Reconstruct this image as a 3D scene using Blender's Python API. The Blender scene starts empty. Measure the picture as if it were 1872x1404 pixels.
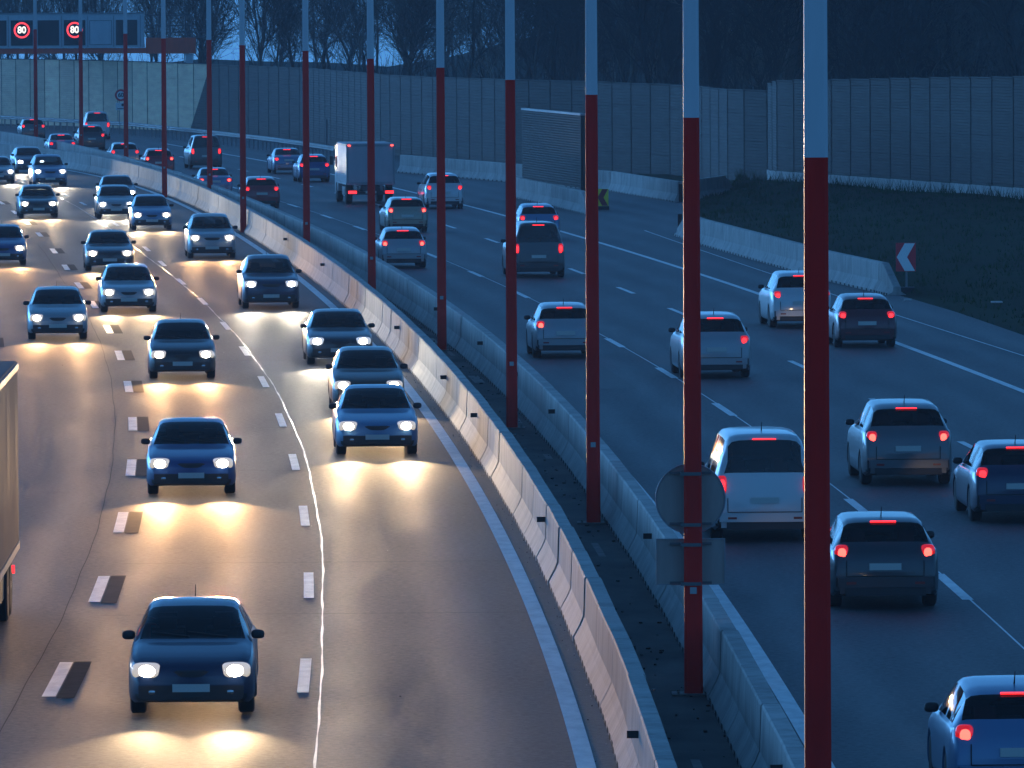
import bpy, bmesh, math, random
from mathutils import Vector, Matrix
R = math.radians
random.seed(7)
S = bpy.context.scene
COL = S.collection

# ------------------------------------------------------------------ camera, sky, sun, exposure
F, CX, CY, HC, HORIZON = 14800.0, 936.0, 702.0, 10.0, -6.5     # focal length and centre in photo pixels, camera height in metres
pitch = math.atan((CY - HORIZON) / F); roll = R(0.3)
fw = Vector((0, math.cos(pitch), -math.sin(pitch)))
r0 = Vector((1, 0, 0)); u0 = Vector((0, math.sin(pitch), math.cos(pitch)))
rt = r0 * math.cos(roll) - u0 * math.sin(roll)
up = r0 * math.sin(roll) + u0 * math.cos(roll)
camd = bpy.data.cameras.new('camera'); cam = bpy.data.objects.new('camera', camd); COL.objects.link(cam)
camd.sensor_fit = 'HORIZONTAL'; camd.sensor_width = 36; camd.lens = F / 1872 * 36
camd.clip_start = 1; camd.clip_end = 12000
m = Matrix((rt, up, -fw)).transposed().to_4x4(); m.translation = Vector((0, 0, HC)); cam.matrix_world = m
S.camera = cam

W = bpy.data.worlds.new('World'); S.world = W; W.use_nodes = True
nt = W.node_tree; nt.nodes.clear()
sky = nt.nodes.new('ShaderNodeTexSky'); sky.sky_type = 'NISHITA'; sky.sun_disc = False
SUN_EL, SUN_ROT = R(5.0), R(-35)
sky.sun_elevation = SUN_EL; sky.sun_rotation = SUN_ROT
tint = nt.nodes.new('ShaderNodeMix'); tint.data_type = 'RGBA'; tint.blend_type = 'MULTIPLY'; tint.inputs[0].default_value = 1
tint.inputs[7].default_value = (0.20, 0.80, 2.0, 1)            # dusk white balance of the sky
bg = nt.nodes.new('ShaderNodeBackground'); bg.inputs[1].default_value = 0.15
wo = nt.nodes.new('ShaderNodeOutputWorld')
sat = nt.nodes.new('ShaderNodeHueSaturation'); sat.inputs['Saturation'].default_value = 0.25
nt.links.new(sky.outputs[0], sat.inputs['Color']); nt.links.new(sat.outputs[0], tint.inputs[6]); nt.links.new(tint.outputs[2], bg.inputs[0]); nt.links.new(bg.outputs[0], wo.inputs[0])

sund = bpy.data.lights.new('sun', 'SUN'); sund.energy = 0.08; sund.angle = R(20); sund.color = (0.7, 0.85, 1.0)
sun = bpy.data.objects.new('sun', sund); COL.objects.link(sun)
sun.rotation_euler = (R(-90) + SUN_EL, 0, -SUN_ROT)

S.view_settings.view_transform = 'Standard'; S.view_settings.look = 'None'
S.view_settings.exposure = 0.0; S.view_settings.gamma = 1; S.view_settings.use_curve_mapping = False
S.render.engine = 'CYCLES'
S.cycles.use_denoising = True
S.cycles.sample_clamp_indirect = 4; S.cycles.sample_clamp_direct = 0
S.cycles.max_bounces = 5; S.cycles.diffuse_bounces = 2; S.cycles.glossy_bounces = 3; S.cycles.transmission_bounces = 3; S.cycles.volume_bounces = 0
S.cycles.caustics_reflective = False; S.cycles.caustics_refractive = False

# ------------------------------------------------------------------ helpers
def at(x, y, z=0.0):
    """point of the plane at height z seen at photo pixel x, y"""
    d = fw + rt * ((x - CX) / F) + up * ((CY - y) / F)
    return Vector((0, 0, HC)) + d * ((z - HC) / d.z)
def atd(x, y, D):
    """point at distance D along the road seen at photo pixel x, y"""
    d = fw + rt * ((x - CX) / F) + up * ((CY - y) / F)
    return Vector((0, 0, HC)) + d * (D / d.y)

def interp(pts, t):
    if t <= pts[0][0]:
        a, b = pts[0], pts[1]
    elif t >= pts[-1][0]:
        a, b = pts[-2], pts[-1]
    else:
        for a, b in zip(pts, pts[1:]):
            if a[0] <= t <= b[0]: break
    k = (t - a[0]) / (b[0] - a[0])
    return a[1] + (b[1] - a[1]) * k
def smooth_interp(pts, t):
    """monotone cubic through points (Fritsch-Carlson), flat outside"""
    n = len(pts)
    if t <= pts[0][0]: return pts[0][1]
    if t >= pts[-1][0]: return pts[-1][1]
    d = [(pts[i+1][1]-pts[i][1])/(pts[i+1][0]-pts[i][0]) for i in range(n-1)]
    mm = [d[0]] + [0 if d[i-1]*d[i] <= 0 else 2*d[i-1]*d[i]/(d[i-1]+d[i]) for i in range(1, n-1)] + [d[-1]]
    for i in range(n-1):
        if pts[i][0] <= t <= pts[i+1][0]: break
    h = pts[i+1][0]-pts[i][0]; s = (t-pts[i][0])/h
    return ((2*s**3-3*s**2+1)*pts[i][1] + (s**3-2*s**2+s)*h*mm[i] + (-2*s**3+3*s**2)*pts[i+1][1] + (s**3-s**2)*h*mm[i+1])

class MB:
    def __init__(s): s.v = []; s.f = []; s.m = []
    def quad(s, a, b, c, d, mi=0):
        n = len(s.v); s.v += [tuple(a), tuple(b), tuple(c), tuple(d)]; s.f.append((n, n+1, n+2, n+3)); s.m.append(mi)
    def tri(s, a, b, c, mi=0):
        n = len(s.v); s.v += [tuple(a), tuple(b), tuple(c)]; s.f.append((n, n+1, n+2)); s.m.append(mi)
    def box(s, c, size, mi=0, M=None):
        n = len(s.v); hx, hy, hz = size[0]/2, size[1]/2, size[2]/2
        for x, y, z in ((-1,-1,-1),(1,-1,-1),(1,1,-1),(-1,1,-1),(-1,-1,1),(1,-1,1),(1,1,1),(-1,1,1)):
            p = Vector((x*hx, y*hy, z*hz))
            if M: p = M @ p
            s.v.append((c[0]+p.x, c[1]+p.y, c[2]+p.z))
        for q in ((0,3,2,1),(4,5,6,7),(0,1,5,4),(1,2,6,5),(2,3,7,6),(3,0,4,7)):
            s.f.append(tuple(n+i for i in q)); s.m.append(mi)
    def tube(s, p, q, r0_, r1_, k=6, mi=0, cap=True):
        p, q = Vector(p), Vector(q); d = (q-p)
        if d.length < 1e-6: return
        d.normalize(); a = d.orthogonal().normalized(); b = d.cross(a); n = len(s.v)
        for c, r in ((p, r0_), (q, r1_)):
            for i in range(k):
                t = 2*math.pi*i/k; s.v.append(tuple(c + a*(r*math.cos(t)) + b*(r*math.sin(t))))
        for i in range(k):
            j = (i+1) % k; s.f.append((n+i, n+j, n+k+j, n+k+i)); s.m.append(mi)
        if cap:
            s.f.append(tuple(n+i for i in reversed(range(k)))); s.m.append(mi)
            s.f.append(tuple(n+k+i for i in range(k))); s.m.append(mi)
    def lathe(s, prof, c, axis='X', k=20, mi=0):
        """prof: (offset along axis, radius)"""
        n = len(s.v)
        for o, r in prof:
            for i in range(k):
                t = 2*math.pi*i/k; x, y = r*math.cos(t), r*math.sin(t)
                p = {'X': (o, x, y), 'Y': (x, o, y), 'Z': (x, y, o)}[axis]
                s.v.append((c[0]+p[0], c[1]+p[1], c[2]+p[2]))
        for a in range(len(prof)-1):
            for i in range(k):
                j = (i+1) % k; s.f.append((n+a*k+i, n+a*k+j, n+(a+1)*k+j, n+(a+1)*k+i)); s.m.append(mi)
        s.f.append(tuple(n+i for i in range(k))); s.m.append(mi)
        s.f.append(tuple(n+(len(prof)-1)*k+i for i in reversed(range(k)))); s.m.append(mi)
    def loft(s, secs, mi=0, closed=True, caps=True):
        n = len(s.v); k = len(secs[0])
        for sec in secs: s.v += [tuple(p) for p in sec]
        for a in range(len(secs)-1):
            for i in range(k if closed else k-1):
                j = (i+1) % k; s.f.append((n+a*k+i, n+a*k+j, n+(a+1)*k+j, n+(a+1)*k+i)); s.m.append(mi)
        if caps and closed:
            s.f.append(tuple(n+i for i in reversed(range(k)))); s.m.append(mi)
            s.f.append(tuple(n+(len(secs)-1)*k+i for i in range(k))); s.m.append(mi)
    def mesh(s, name, mats, smooth=False, fix=True):
        me = bpy.data.meshes.new(name); me.from_pydata(s.v, [], s.f)
        for mt in (mats if isinstance(mats, (list, tuple)) else [mats]): me.materials.append(mt)
        me.polygons.foreach_set('material_index', s.m)
        if fix:
            bm = bmesh.new(); bm.from_mesh(me); bmesh.ops.remove_doubles(bm, verts=bm.verts, dist=1e-5)
            bmesh.ops.recalc_face_normals(bm, faces=bm.faces); bm.to_mesh(me); bm.free()
        if smooth:
            me.polygons.foreach_set('use_smooth', [True]*len(me.polygons)); 
            if smooth is not True: me.set_sharp_from_angle(angle=R(smooth))
        me.update(); return me
    def build(s, name, mats, parent=None, smooth=False, fix=True):
        return link(name, s.mesh(name, mats, smooth, fix), parent)
def link(name, me, parent=None, loc=None):
    o = bpy.data.objects.new(name, me); COL.objects.link(o)
    if parent: o.parent = parent
    if loc: o.location = loc
    return o
def empty(name, loc=(0,0,0), rz=0):
    o = bpy.data.objects.new(name, None); COL.objects.link(o); o.location = loc; o.rotation_euler = (0,0,rz); o.empty_display_size = .3
    return o
def tag(o, label=None, cat=None, group=None, kind=None):
    if label: o['label'] = label
    if cat: o['category'] = cat
    if group: o['group'] = group
    if kind: o['kind'] = kind
    return o
def struct(o): o['kind'] = 'structure'; return o
ORD = ['first','second','third','fourth','fifth','sixth','seventh','eighth','ninth','tenth','eleventh','twelfth','thirteenth','fourteenth','fifteenth','sixteenth','seventeenth','eighteenth']

# ------------------------------------------------------------------ materials
def mat(name, col, rough=.5, metal=0., spec=.5, coat=0., emit=None, es=0.):
    mt = bpy.data.materials.new(name); mt.use_nodes = True
    b = mt.node_tree.nodes['Principled BSDF']
    b.inputs['Base Color'].default_value = (*col, 1); b.inputs['Roughness'].default_value = rough
    b.inputs['Metallic'].default_value = metal; b.inputs['Specular IOR Level'].default_value = spec
    b.inputs['Coat Weight'].default_value = coat; b.inputs['Coat Roughness'].default_value = .08
    if emit: b.inputs['Emission Color'].default_value = (*emit, 1); b.inputs['Emission Strength'].default_value = es
    return mt
def nodes(mt): t = mt.node_tree; return t, t.nodes, t.links, t.nodes['Principled BSDF']
def noisy(mt, c0, c1, scale=(1,1,1), ns=3., detail=6., lo=.35, hi=.65, rlo=None, rhi=None, bump=0., bscale=40., coords='Object', rough=.6):
    """a colour that wanders between c0 and c1 with matching roughness and a fine bump"""
    t, N, L, b = nodes(mt)
    tc = N.new('ShaderNodeTexCoord'); mp = N.new('ShaderNodeMapping'); mp.inputs['Scale'].default_value = scale
    L.new(tc.outputs[coords], mp.inputs[0])
    nz = N.new('ShaderNodeTexNoise'); nz.inputs['Scale'].default_value = ns; nz.inputs['Detail'].default_value = detail; nz.inputs['Roughness'].default_value = rough
    L.new(mp.outputs[0], nz.inputs['Vector'])
    rp = N.new('ShaderNodeValToRGB'); rp.color_ramp.elements[0].position = lo; rp.color_ramp.elements[1].position = hi
    rp.color_ramp.elements[0].color = (*c0, 1); rp.color_ramp.elements[1].color = (*c1, 1)
    L.new(nz.outputs['Fac'], rp.inputs[0]); L.new(rp.outputs[0], b.inputs['Base Color'])
    if rlo is not None:
        mr = N.new('ShaderNodeMapRange'); mr.inputs[1].default_value = lo; mr.inputs[2].default_value = hi; mr.inputs[3].default_value = rlo; mr.inputs[4].default_value = rhi
        L.new(nz.outputs['Fac'], mr.inputs[0]); L.new(mr.outputs[0], b.inputs['Roughness'])
    if bump:
        n2 = N.new('ShaderNodeTexNoise'); n2.inputs['Scale'].default_value = bscale; n2.inputs['Detail'].default_value = 3
        L.new(tc.outputs[coords], n2.inputs['Vector'])
        bp = N.new('ShaderNodeBump'); bp.inputs['Strength'].default_value = bump; bp.inputs['Distance'].default_value = .02
        L.new(n2.outputs['Fac'], bp.inputs['Height']); L.new(bp.outputs[0], b.inputs['Normal'])
    return mt, rp

M = {}
def asphalt(name, c0, c1, r_lo, r_hi):
    mt = mat(name, c0, .5); noisy(mt, c0, c1, (1.0, .12, 1), 1.1, 8, .3, .7, r_lo, r_hi, .0)
    t, N, L, b = nodes(mt)
    tc = N.new('ShaderNodeTexCoord')
    # stone grain: colour speckle and fine bump
    g = N.new('ShaderNodeTexNoise'); g.inputs['Scale'].default_value = 9; g.inputs['Detail'].default_value = 8; g.inputs['Roughness'].default_value = .75
    L.new(tc.outputs['Object'], g.inputs['Vector'])
    mr = N.new('ShaderNodeMapRange'); mr.inputs[1].default_value = .3; mr.inputs[2].default_value = .7; mr.inputs[3].default_value = .45; mr.inputs[4].default_value = 1.75
    L.new(g.outputs['Fac'], mr.inputs[0])
    src = b.inputs['Base Color'].links[0].from_socket
    mx = N.new('ShaderNodeMix'); mx.data_type = 'RGBA'; mx.blend_type = 'MULTIPLY'; mx.inputs[0].default_value = 1
    L.new(src, mx.inputs[6]); L.new(mr.outputs[0], mx.inputs[7]); L.new(mx.outputs[2], b.inputs['Base Color'])
    bp = N.new('ShaderNodeBump'); bp.inputs['Strength'].default_value = .7; bp.inputs['Distance'].default_value = .02
    L.new(g.outputs['Fac'], bp.inputs['Height']); L.new(bp.outputs[0], b.inputs['Normal'])
    sp = N.new('ShaderNodeMapRange'); sp.inputs[1].default_value = .32; sp.inputs[2].default_value = .68; sp.inputs[3].default_value = .22; sp.inputs[4].default_value = .68; L.new(g.outputs['Fac'], sp.inputs[0]); L.new(sp.outputs[0], b.inputs['Specular IOR Level'])
    uv = N.new('ShaderNodeUVMap'); sx = N.new('ShaderNodeSeparateXYZ'); L.new(uv.outputs[0], sx.inputs[0])
    wob = N.new('ShaderNodeTexNoise'); wob.inputs['Scale'].default_value = .05; wob.inputs['Detail'].default_value = 4; L.new(tc.outputs['Object'], wob.inputs['Vector'])
    m0 = N.new('ShaderNodeMath'); m0.operation = 'MULTIPLY_ADD'; m0.inputs[1].default_value = 2.2; L.new(wob.outputs['Fac'], m0.inputs[0])
    m1 = N.new('ShaderNodeMath'); m1.operation = 'MULTIPLY'; m1.inputs[1].default_value = 2*math.pi/1.8; L.new(sx.outputs[0], m1.inputs[0]); L.new(m1.outputs[0], m0.inputs[2])
    m2 = N.new('ShaderNodeMath'); m2.operation = 'COSINE'; L.new(m0.outputs[0], m2.inputs[0])
    m3 = N.new('ShaderNodeMapRange'); m3.inputs[1].default_value = -1; m3.inputs[2].default_value = 1; m3.inputs[3].default_value = 1.16; m3.inputs[4].default_value = .80; L.new(m2.outputs[0], m3.inputs[0])
    mx2 = N.new('ShaderNodeMix'); mx2.data_type = 'RGBA'; mx2.blend_type = 'MULTIPLY'; mx2.inputs[0].default_value = 1
    L.new(mx.outputs[2], mx2.inputs[6]); L.new(m3.outputs[0], mx2.inputs[7])
    # darker oily stains, large and patchy
    st = N.new('ShaderNodeTexNoise'); st.inputs['Scale'].default_value = .9; st.inputs['Detail'].default_value = 9; st.inputs['Roughness'].default_value = .7; L.new(tc.outputs['Object'], st.inputs['Vector'])
    sr = N.new('ShaderNodeMapRange'); sr.inputs[1].default_value = .56; sr.inputs[2].default_value = .72; sr.inputs[3].default_value = 1; sr.inputs[4].default_value = .62; L.new(st.outputs['Fac'], sr.inputs[0])
    mx3 = N.new('ShaderNodeMix'); mx3.data_type = 'RGBA'; mx3.blend_type = 'MULTIPLY'; mx3.inputs[0].default_value = 1
    L.new(mx2.outputs[2], mx3.inputs[6]); L.new(sr.outputs[0], mx3.inputs[7]); L.new(mx3.outputs[2], b.inputs['Base Color'])
    rs = b.inputs['Roughness'].links[0].from_socket; ra = N.new('ShaderNodeMath'); ra.operation = 'MULTIPLY'
    m4 = N.new('ShaderNodeMapRange'); m4.inputs[1].default_value = -1; m4.inputs[2].default_value = 1; m4.inputs[3].default_value = 1.07; m4.inputs[4].default_value = .93; L.new(m2.outputs[0], m4.inputs[0])
    L.new(rs, ra.inputs[0]); L.new(m4.outputs[0], ra.inputs[1]); L.new(ra.outputs[0], b.inputs['Roughness'])
    return mt
M['road_l'] = asphalt('asphalt_warm', (.044,.043,.041), (.064,.061,.057), .58, .68)
M['road_r'] = asphalt('asphalt_cool', (.036,.038,.041), (.054,.056,.060), .56, .66)
M['road_patch'] = mat('asphalt_repair', (.03,.03,.031), .6); noisy(M['road_patch'], (.020,.020,.021), (.036,.036,.036), (1,.3,1), 4, 8, bump=.3, bscale=20)
M['patch'] = mat('blacked_out_paint', (.018,.018,.019), .85, spec=.12); noisy(M['patch'], (.014,.014,.015), (.028,.027,.027), (1,1,1), 3, 5)
M['paint'] = mat('road_paint', (.6,.6,.6), .5); noisy(M['paint'], (.52,.52,.51), (.82,.82,.80), (1,.4,1), 3.5, 7, .25, .6, bump=.2)
M['seam'] = mat('joint_sealing_band', (.36,.34,.30), .3); noisy(M['seam'], (.16,.15,.13), (.50,.47,.41), (1,.15,1), 2, 4)  # headlight reflection on the sealing band is put into its pale colour
M['crack'] = mat('tar_seam', (.03,.03,.03), .85, spec=.1)
M['median'] = mat('median_concrete', (.06,.06,.055), .8); noisy(M['median'], (.018,.018,.016), (.105,.10,.09), (1,.35,1), .8, 9, .32, .68, bump=.5, bscale=14)
M['median_patch'] = mat('median_pale_patch', (.16,.155,.14), .8); noisy(M['median_patch'], (.09,.088,.08), (.20,.195,.18), (1,1,1), 3, 6)
M['debris'] = mat('litter', (.45,.44,.42), .7)
M['ground'] = mat('bare_ground', (.03,.032,.025), .95); noisy(M['ground'], (.02,.022,.016), (.05,.048,.035), (1,1,1), .2, 6)

# weathered concrete: vertical rain streaks and blotches
def concrete(name, dark, lite):
    mt = mat(name, lite, .75); t, N, L, b = nodes(mt)
    tc = N.new('ShaderNodeTexCoord'); oi = N.new('ShaderNodeObjectInfo')
    ad = N.new('ShaderNodeVectorMath'); ad.operation = 'ADD'; sc = N.new('ShaderNodeVectorMath'); sc.operation = 'SCALE'; sc.inputs[3].default_value = 37.0
    cb = N.new('ShaderNodeCombineXYZ'); L.new(oi.outputs['Random'], cb.inputs[0]); L.new(oi.outputs['Random'], cb.inputs[1]); L.new(cb.outputs[0], sc.inputs[0])
    L.new(tc.outputs['Object'], ad.inputs[0]); L.new(sc.outputs[0], ad.inputs[1])
    m1 = N.new('ShaderNodeMapping'); m1.inputs['Scale'].default_value = (2.2, 2.2, .25); L.new(ad.outputs[0], m1.inputs[0])
    n1 = N.new('ShaderNodeTexNoise'); n1.inputs['Scale'].default_value = 2.0; n1.inputs['Detail'].default_value = 7; n1.inputs['Roughness'].default_value = .65; L.new(m1.outputs[0], n1.inputs['Vector'])
    n2 = N.new('ShaderNodeTexNoise'); n2.inputs['Scale'].default_value = 1.1; n2.inputs['Detail'].default_value = 6; L.new(ad.outputs[0], n2.inputs['Vector'])
    mu = N.new('ShaderNodeMath'); mu.operation = 'ADD'; L.new(n1.outputs['Fac'], mu.inputs[0]); L.new(n2.outputs['Fac'], mu.inputs[1])
    rp = N.new('ShaderNodeValToRGB'); e = rp.color_ramp.elements; e[0].position = .34; e[1].position = .60; e[0].color = (*dark, 1); e[1].color = (*lite, 1)
    hv = N.new('ShaderNodeMath'); hv.operation = 'MULTIPLY'; hv.inputs[1].default_value = .5; L.new(mu.outputs[0], hv.inputs[0]); L.new(hv.outputs[0], rp.inputs[0])
    # each cast piece a little lighter or darker
    hs = N.new('ShaderNodeHueSaturation'); mr = N.new('ShaderNodeMapRange'); mr.inputs[3].default_value = .85; mr.inputs[4].default_value = 1.12
    L.new(oi.outputs['Random'], mr.inputs[0]); L.new(mr.outputs[0], hs.inputs['Value']); L.new(rp.outputs[0], hs.inputs['Color']); L.new(hs.outputs[0], b.inputs['Base Color'])
    n3 = N.new('ShaderNodeTexNoise'); n3.inputs['Scale'].default_value = 25; n3.inputs['Detail'].default_value = 4; L.new(tc.outputs['Object'], n3.inputs['Vector'])
    bp = N.new('ShaderNodeBump'); bp.inputs['Strength'].default_value = .25; bp.inputs['Distance'].default_value = .01; L.new(n3.outputs['Fac'], bp.inputs['Height']); L.new(bp.outputs[0], b.inputs['Normal'])
    return mt
M['concrete'] = concrete('barrier_concrete', (.22,.215,.20), (.42,.41,.385))
M['red_off'] = mat('reflector_red', (.25,.01,.01), .3)
M['black'] = mat('black_plastic', (.012,.012,.013), .5)
M['slot'] = mat('drain_slot_black', (.01,.01,.01), .9)
def painted(name, c, rough=.4, var=.25):
    mt = mat(name, c, rough); d = tuple(x*(1-var) for x in c)
    noisy(mt, d, c, (1,1,.22), 2.2, 9, .3, .62, rough-.08, rough+.12); return mt
M['pole_red'] = painted('pole_red_paint', (.86,.014,.008), .5, .30); M['pole_red'].node_tree.nodes['Principled BSDF'].inputs['Specular IOR Level'].default_value = .22
M['pole_white'] = painted('pole_white_paint', (.62,.63,.64), .4, .12)
M['galv'] = painted('galvanised_steel', (.30,.31,.32), .5, .3)
M['sign_back'] = painted('sign_back_aluminium', (.40,.33,.29), .6, .3)  # headlight warmth from behind the camera is put into this colour
M['bracket'] = mat('bracket_steel', (.12,.12,.12), .55)
M['plaque'] = mat('plaque_grey', (.35,.36,.36), .5)
def louvre(name, c0, c1):
    mt = mat(name, c0, .7); noisy(mt, c0, c1, (.35,.35,2.0), 1.3, 7, .3, .7); t, N, L, b = nodes(mt)
    oi = N.new('ShaderNodeObjectInfo'); hs = N.new('ShaderNodeHueSaturation'); mr = N.new('ShaderNodeMapRange'); mr.inputs[3].default_value = .78; mr.inputs[4].default_value = 1.22
    src = b.inputs['Base Color'].links[0].from_socket
    L.new(oi.outputs['Random'], mr.inputs[0]); L.new(mr.outputs[0], hs.inputs['Value']); L.new(src, hs.inputs['Color']); L.new(hs.outputs[0], b.inputs['Base Color']); return mt
M['wall_dark'] = louvre('noise_wall_slats', (.022,.024,.024), (.044,.046,.044))
M['wall_painted_light'] = louvre('noise_wall_painted_light', (.74,.50,.33), (.97,.72,.48))  # lamplight on the wall's left end, put into the slat colour
M['wall_post'] = mat('wall_post_steel', (.031,.033,.033), .9, spec=.05); M['coping'] = mat('wall_coping', (.10,.105,.105), .8, spec=.15)
M['plinth'] = concrete('plinth_concrete', (.26,.26,.25), (.46,.46,.44))
M['grass'] = mat('grass_blades', (.03,.05,.015), .8); noisy(M['grass'], (.004,.034,.004), (.012,.062,.008), (1,.35,1), .35, 6)
M['bank'] = mat('bank_soil', (.022,.026,.015), .95); noisy(M['bank'], (.002,.014,.002), (.006,.026,.004), (1,.35,1), .3, 6)
def tree_tone(mt):
    t, N, L, b = nodes(mt); oi = N.new('ShaderNodeObjectInfo'); hs = N.new('ShaderNodeHueSaturation'); mr = N.new('ShaderNodeMapRange'); mr.inputs[3].default_value = .5; mr.inputs[4].default_value = 4.5
    pw = N.new('ShaderNodeMath'); pw.operation = 'POWER'; pw.inputs[1].default_value = 2.0; L.new(oi.outputs['Random'], pw.inputs[0]); L.new(pw.outputs[0], mr.inputs[0]); L.new(mr.outputs[0], hs.inputs['Value'])
    lk = b.inputs['Base Color'].links
    if lk: L.new(lk[0].from_socket, hs.inputs['Color'])
    else: hs.inputs['Color'].default_value = b.inputs['Base Color'].default_value
    L.new(hs.outputs[0], b.inputs['Base Color'])
M['bark'] = mat('bark', (.05,.043,.036), .9); noisy(M['bark'], (.03,.026,.022), (.075,.066,.055), (1,1,.2), 4, 5)
M['twig'] = mat('twigs', (.045,.038,.032), .9)
tree_tone(M['bark']); tree_tone(M['twig'])
M['thicket'] = mat('thicket_stems', (.03,.028,.024), .95)
M['hill'] = mat('wooded_hill', (.02,.024,.018), 1.0); noisy(M['hill'], (.012,.015,.011), (.035,.037,.027), (1,1,1), .15, 8)
M['tyre'] = mat('tyre_rubber', (.015,.015,.016), .85)
M['rim'] = mat('alloy_rim', (.28,.28,.29), .35, .8)
M['glass'] = mat('car_glass', (.010,.013,.017), .08, 0, .6)
def car_glass():
    mt = bpy.data.materials.new('car_glass'); mt.use_nodes = True; t = mt.node_tree; t.nodes.clear()
    tr = t.nodes.new('ShaderNodeBsdfTransparent'); tr.inputs[0].default_value = (.34,.38,.40,1)
    gl = t.nodes.new('ShaderNodeBsdfGlossy'); gl.inputs['Roughness'].default_value = .04
    fr = t.nodes.new('ShaderNodeFresnel'); fr.inputs[0].default_value = 1.5
    mx = t.nodes.new('ShaderNodeMixShader'); o_ = t.nodes.new('ShaderNodeOutputMaterial')
    t.links.new(fr.outputs[0], mx.inputs[0]); t.links.new(tr.outputs[0], mx.inputs[1]); t.links.new(gl.outputs[0], mx.inputs[2]); t.links.new(mx.outputs[0], o_.inputs[0]); return mt
M['glass'] = car_glass()
M['seat'] = mat('seat_fabric', (.05,.05,.055), .9); M['dash'] = mat('dashboard', (.02,.02,.022), .7)
M['trim'] = mat('dark_trim', (.018,.018,.02), .55)
M['plate'] = mat('number_plate', (.55,.55,.5), .5)
M['chrome'] = mat('bright_trim', (.5,.5,.5), .2, 1)
M['lens_warm'] = mat('headlight_lens_warm', (.7,.7,.7), .06, emit=(1,.84,.62), es=.55, coat=1)
M['lens_white'] = mat('headlight_lens_white', (.7,.7,.7), .06, emit=(.93,.96,1), es=.55, coat=1)
M['tl_lens'] = mat('tail_lens_red', (.30,.006,.008), .12, emit=(1,.012,.018), es=.55, coat=1)
M['hl_warm'] = mat('headlight_warm', (.8,.8,.8), .1, emit=(1,.86,.66), es=45)
M['hl_white'] = mat('headlight_white', (.8,.8,.8), .1, emit=(.95,.97,1), es=45)
M['tl'] = mat('tail_light_red', (.35,.01,.01), .2, emit=(1,.022,.028), es=3.2)
M['tl_hot'] = mat('brake_light_red', (.35,.01,.01), .2, emit=(1,.07,.05), es=5.0)
M['amber'] = mat('indicator_amber', (.5,.2,.02), .2, emit=(1,.42,.08), es=4)
M['blinker'] = mat('indicator_off', (.45,.16,.02), .2)
M['box_white'] = painted('truck_box_white', (.16,.16,.165), .8, .15)
M['box_white'].node_tree.nodes['Principled BSDF'].inputs['Specular IOR Level'].default_value = .06
M['box_pink'] = painted('truck_box_pale', (.46,.40,.41), .45, .15)
M['sign_white'] = mat('sign_white', (.88,.87,.85), .45); M['sign_red'] = mat('sign_red', (.75,.02,.035), .4)
M['sign_yellow'] = mat('sign_yellow', (.95,.75,.03), .4); M['sign_dark'] = mat('sign_black', (.015,.015,.016), .5); M['sign_darkred'] = mat('sign_dark_red', (.33,.02,.02), .45)
M['gantry_grey'] = painted('gantry_cabinet_grey', (.55,.60,.63), .45, .12)
M['gantry_orange'] = painted('gantry_orange_beam', (.88,.10,.03), .5, .2)
M['led_panel'] = mat('led_panel_black', (.006,.008,.011), .35)
M['led_red'] = mat('led_red', (.3,.01,.01), .4, emit=(1,.05,.06), es=2.0)
M['led_white'] = mat('led_white', (.3,.3,.3), .4, emit=(1,.93,.80), es=1.6)
M['truss'] = mat('gantry_truss_dark', (.06,.07,.08), .6)
for k_, v_ in (('wall_dark', .12), ('wall_painted_light', .2), ('grass', .08), ('bank', .05), ('hill', .02), ('median', .2), ('twig', .1), ('bark', .15), ('thicket', .1), ('concrete', .3)):
    M[k_].node_tree.nodes['Principled BSDF'].inputs['Specular IOR Level'].default_value = v_
PAINT = {}
def paint(key, c, metal=.15, rough=.32):
    if key not in PAINT: PAINT[key] = mat('car_paint_'+key, c, rough, metal, .5, .6)
    return PAINT[key]
for k, c in dict(black=(.012,.012,.014), charcoal=(.035,.037,.042), grey=(.11,.115,.12), silver=(.31,.32,.33), white=(.52,.53,.53), blue=(.02,.06,.19), navy=(.012,.022,.06),
                 red=(.24,.012,.016), darkred=(.10,.008,.012), skyblue=(.09,.2,.34), brown=(.07,.045,.03), cream=(.30,.27,.20)).items(): paint(k, c)

# ------------------------------------------------------------------ the run of the road, measured along the photo: X of each line at distance Y
def fit(pts, deg):
    """least-squares polynomial in t=(Y-300)/200 through (Y, X)"""
    n = deg+1; A = [[0.0]*(n+1) for _ in range(n)]
    for y, x in pts:
        t = (y-300)/200; p = [t**i for i in range(n)]
        for i in range(n):
            for j in range(n): A[i][j] += p[i]*p[j]
            A[i][n] += p[i]*x
    for i in range(n):
        k = max(range(i, n), key=lambda r_: abs(A[r_][i])); A[i], A[k] = A[k], A[i]
        for r_ in range(n):
            if r_ != i:
                q = A[r_][i]/A[i][i]
                for c in range(i, n+1): A[r_][c] -= q*A[i][c]
    return [A[i][n]/A[i][i] for i in range(n)]
def curve(pts, deg, lo, hi):
    c = fit(pts, deg)
    def ev(y): t = (y-300)/200; return sum(k*t**i for i, k in enumerate(c))
    def fn(y):
        if y < lo: return ev(lo) + (ev(lo+8)-ev(lo))/8*(y-lo)
        if y > hi: return ev(hi) + (ev(hi)-ev(hi-8))/8*(y-hi)
        return ev(y)
    return fn
def pts(l, z=0): return [(at(x, y, z).y, at(x, y, z).x) for x, y in l]
lb_top = [(1220,1404),(1185,1300),(1148,1200),(1095,1080),(1060,1000),(1010,910),(960,840),(900,765),(850,705),(800,640),(750,590),(700,545),(650,505),(600,468),(550,435),(500,405),(450,380),(400,355),(350,333),(300,315),(240,297),(180,285),(110,275),(50,268),(0,262)]
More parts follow.
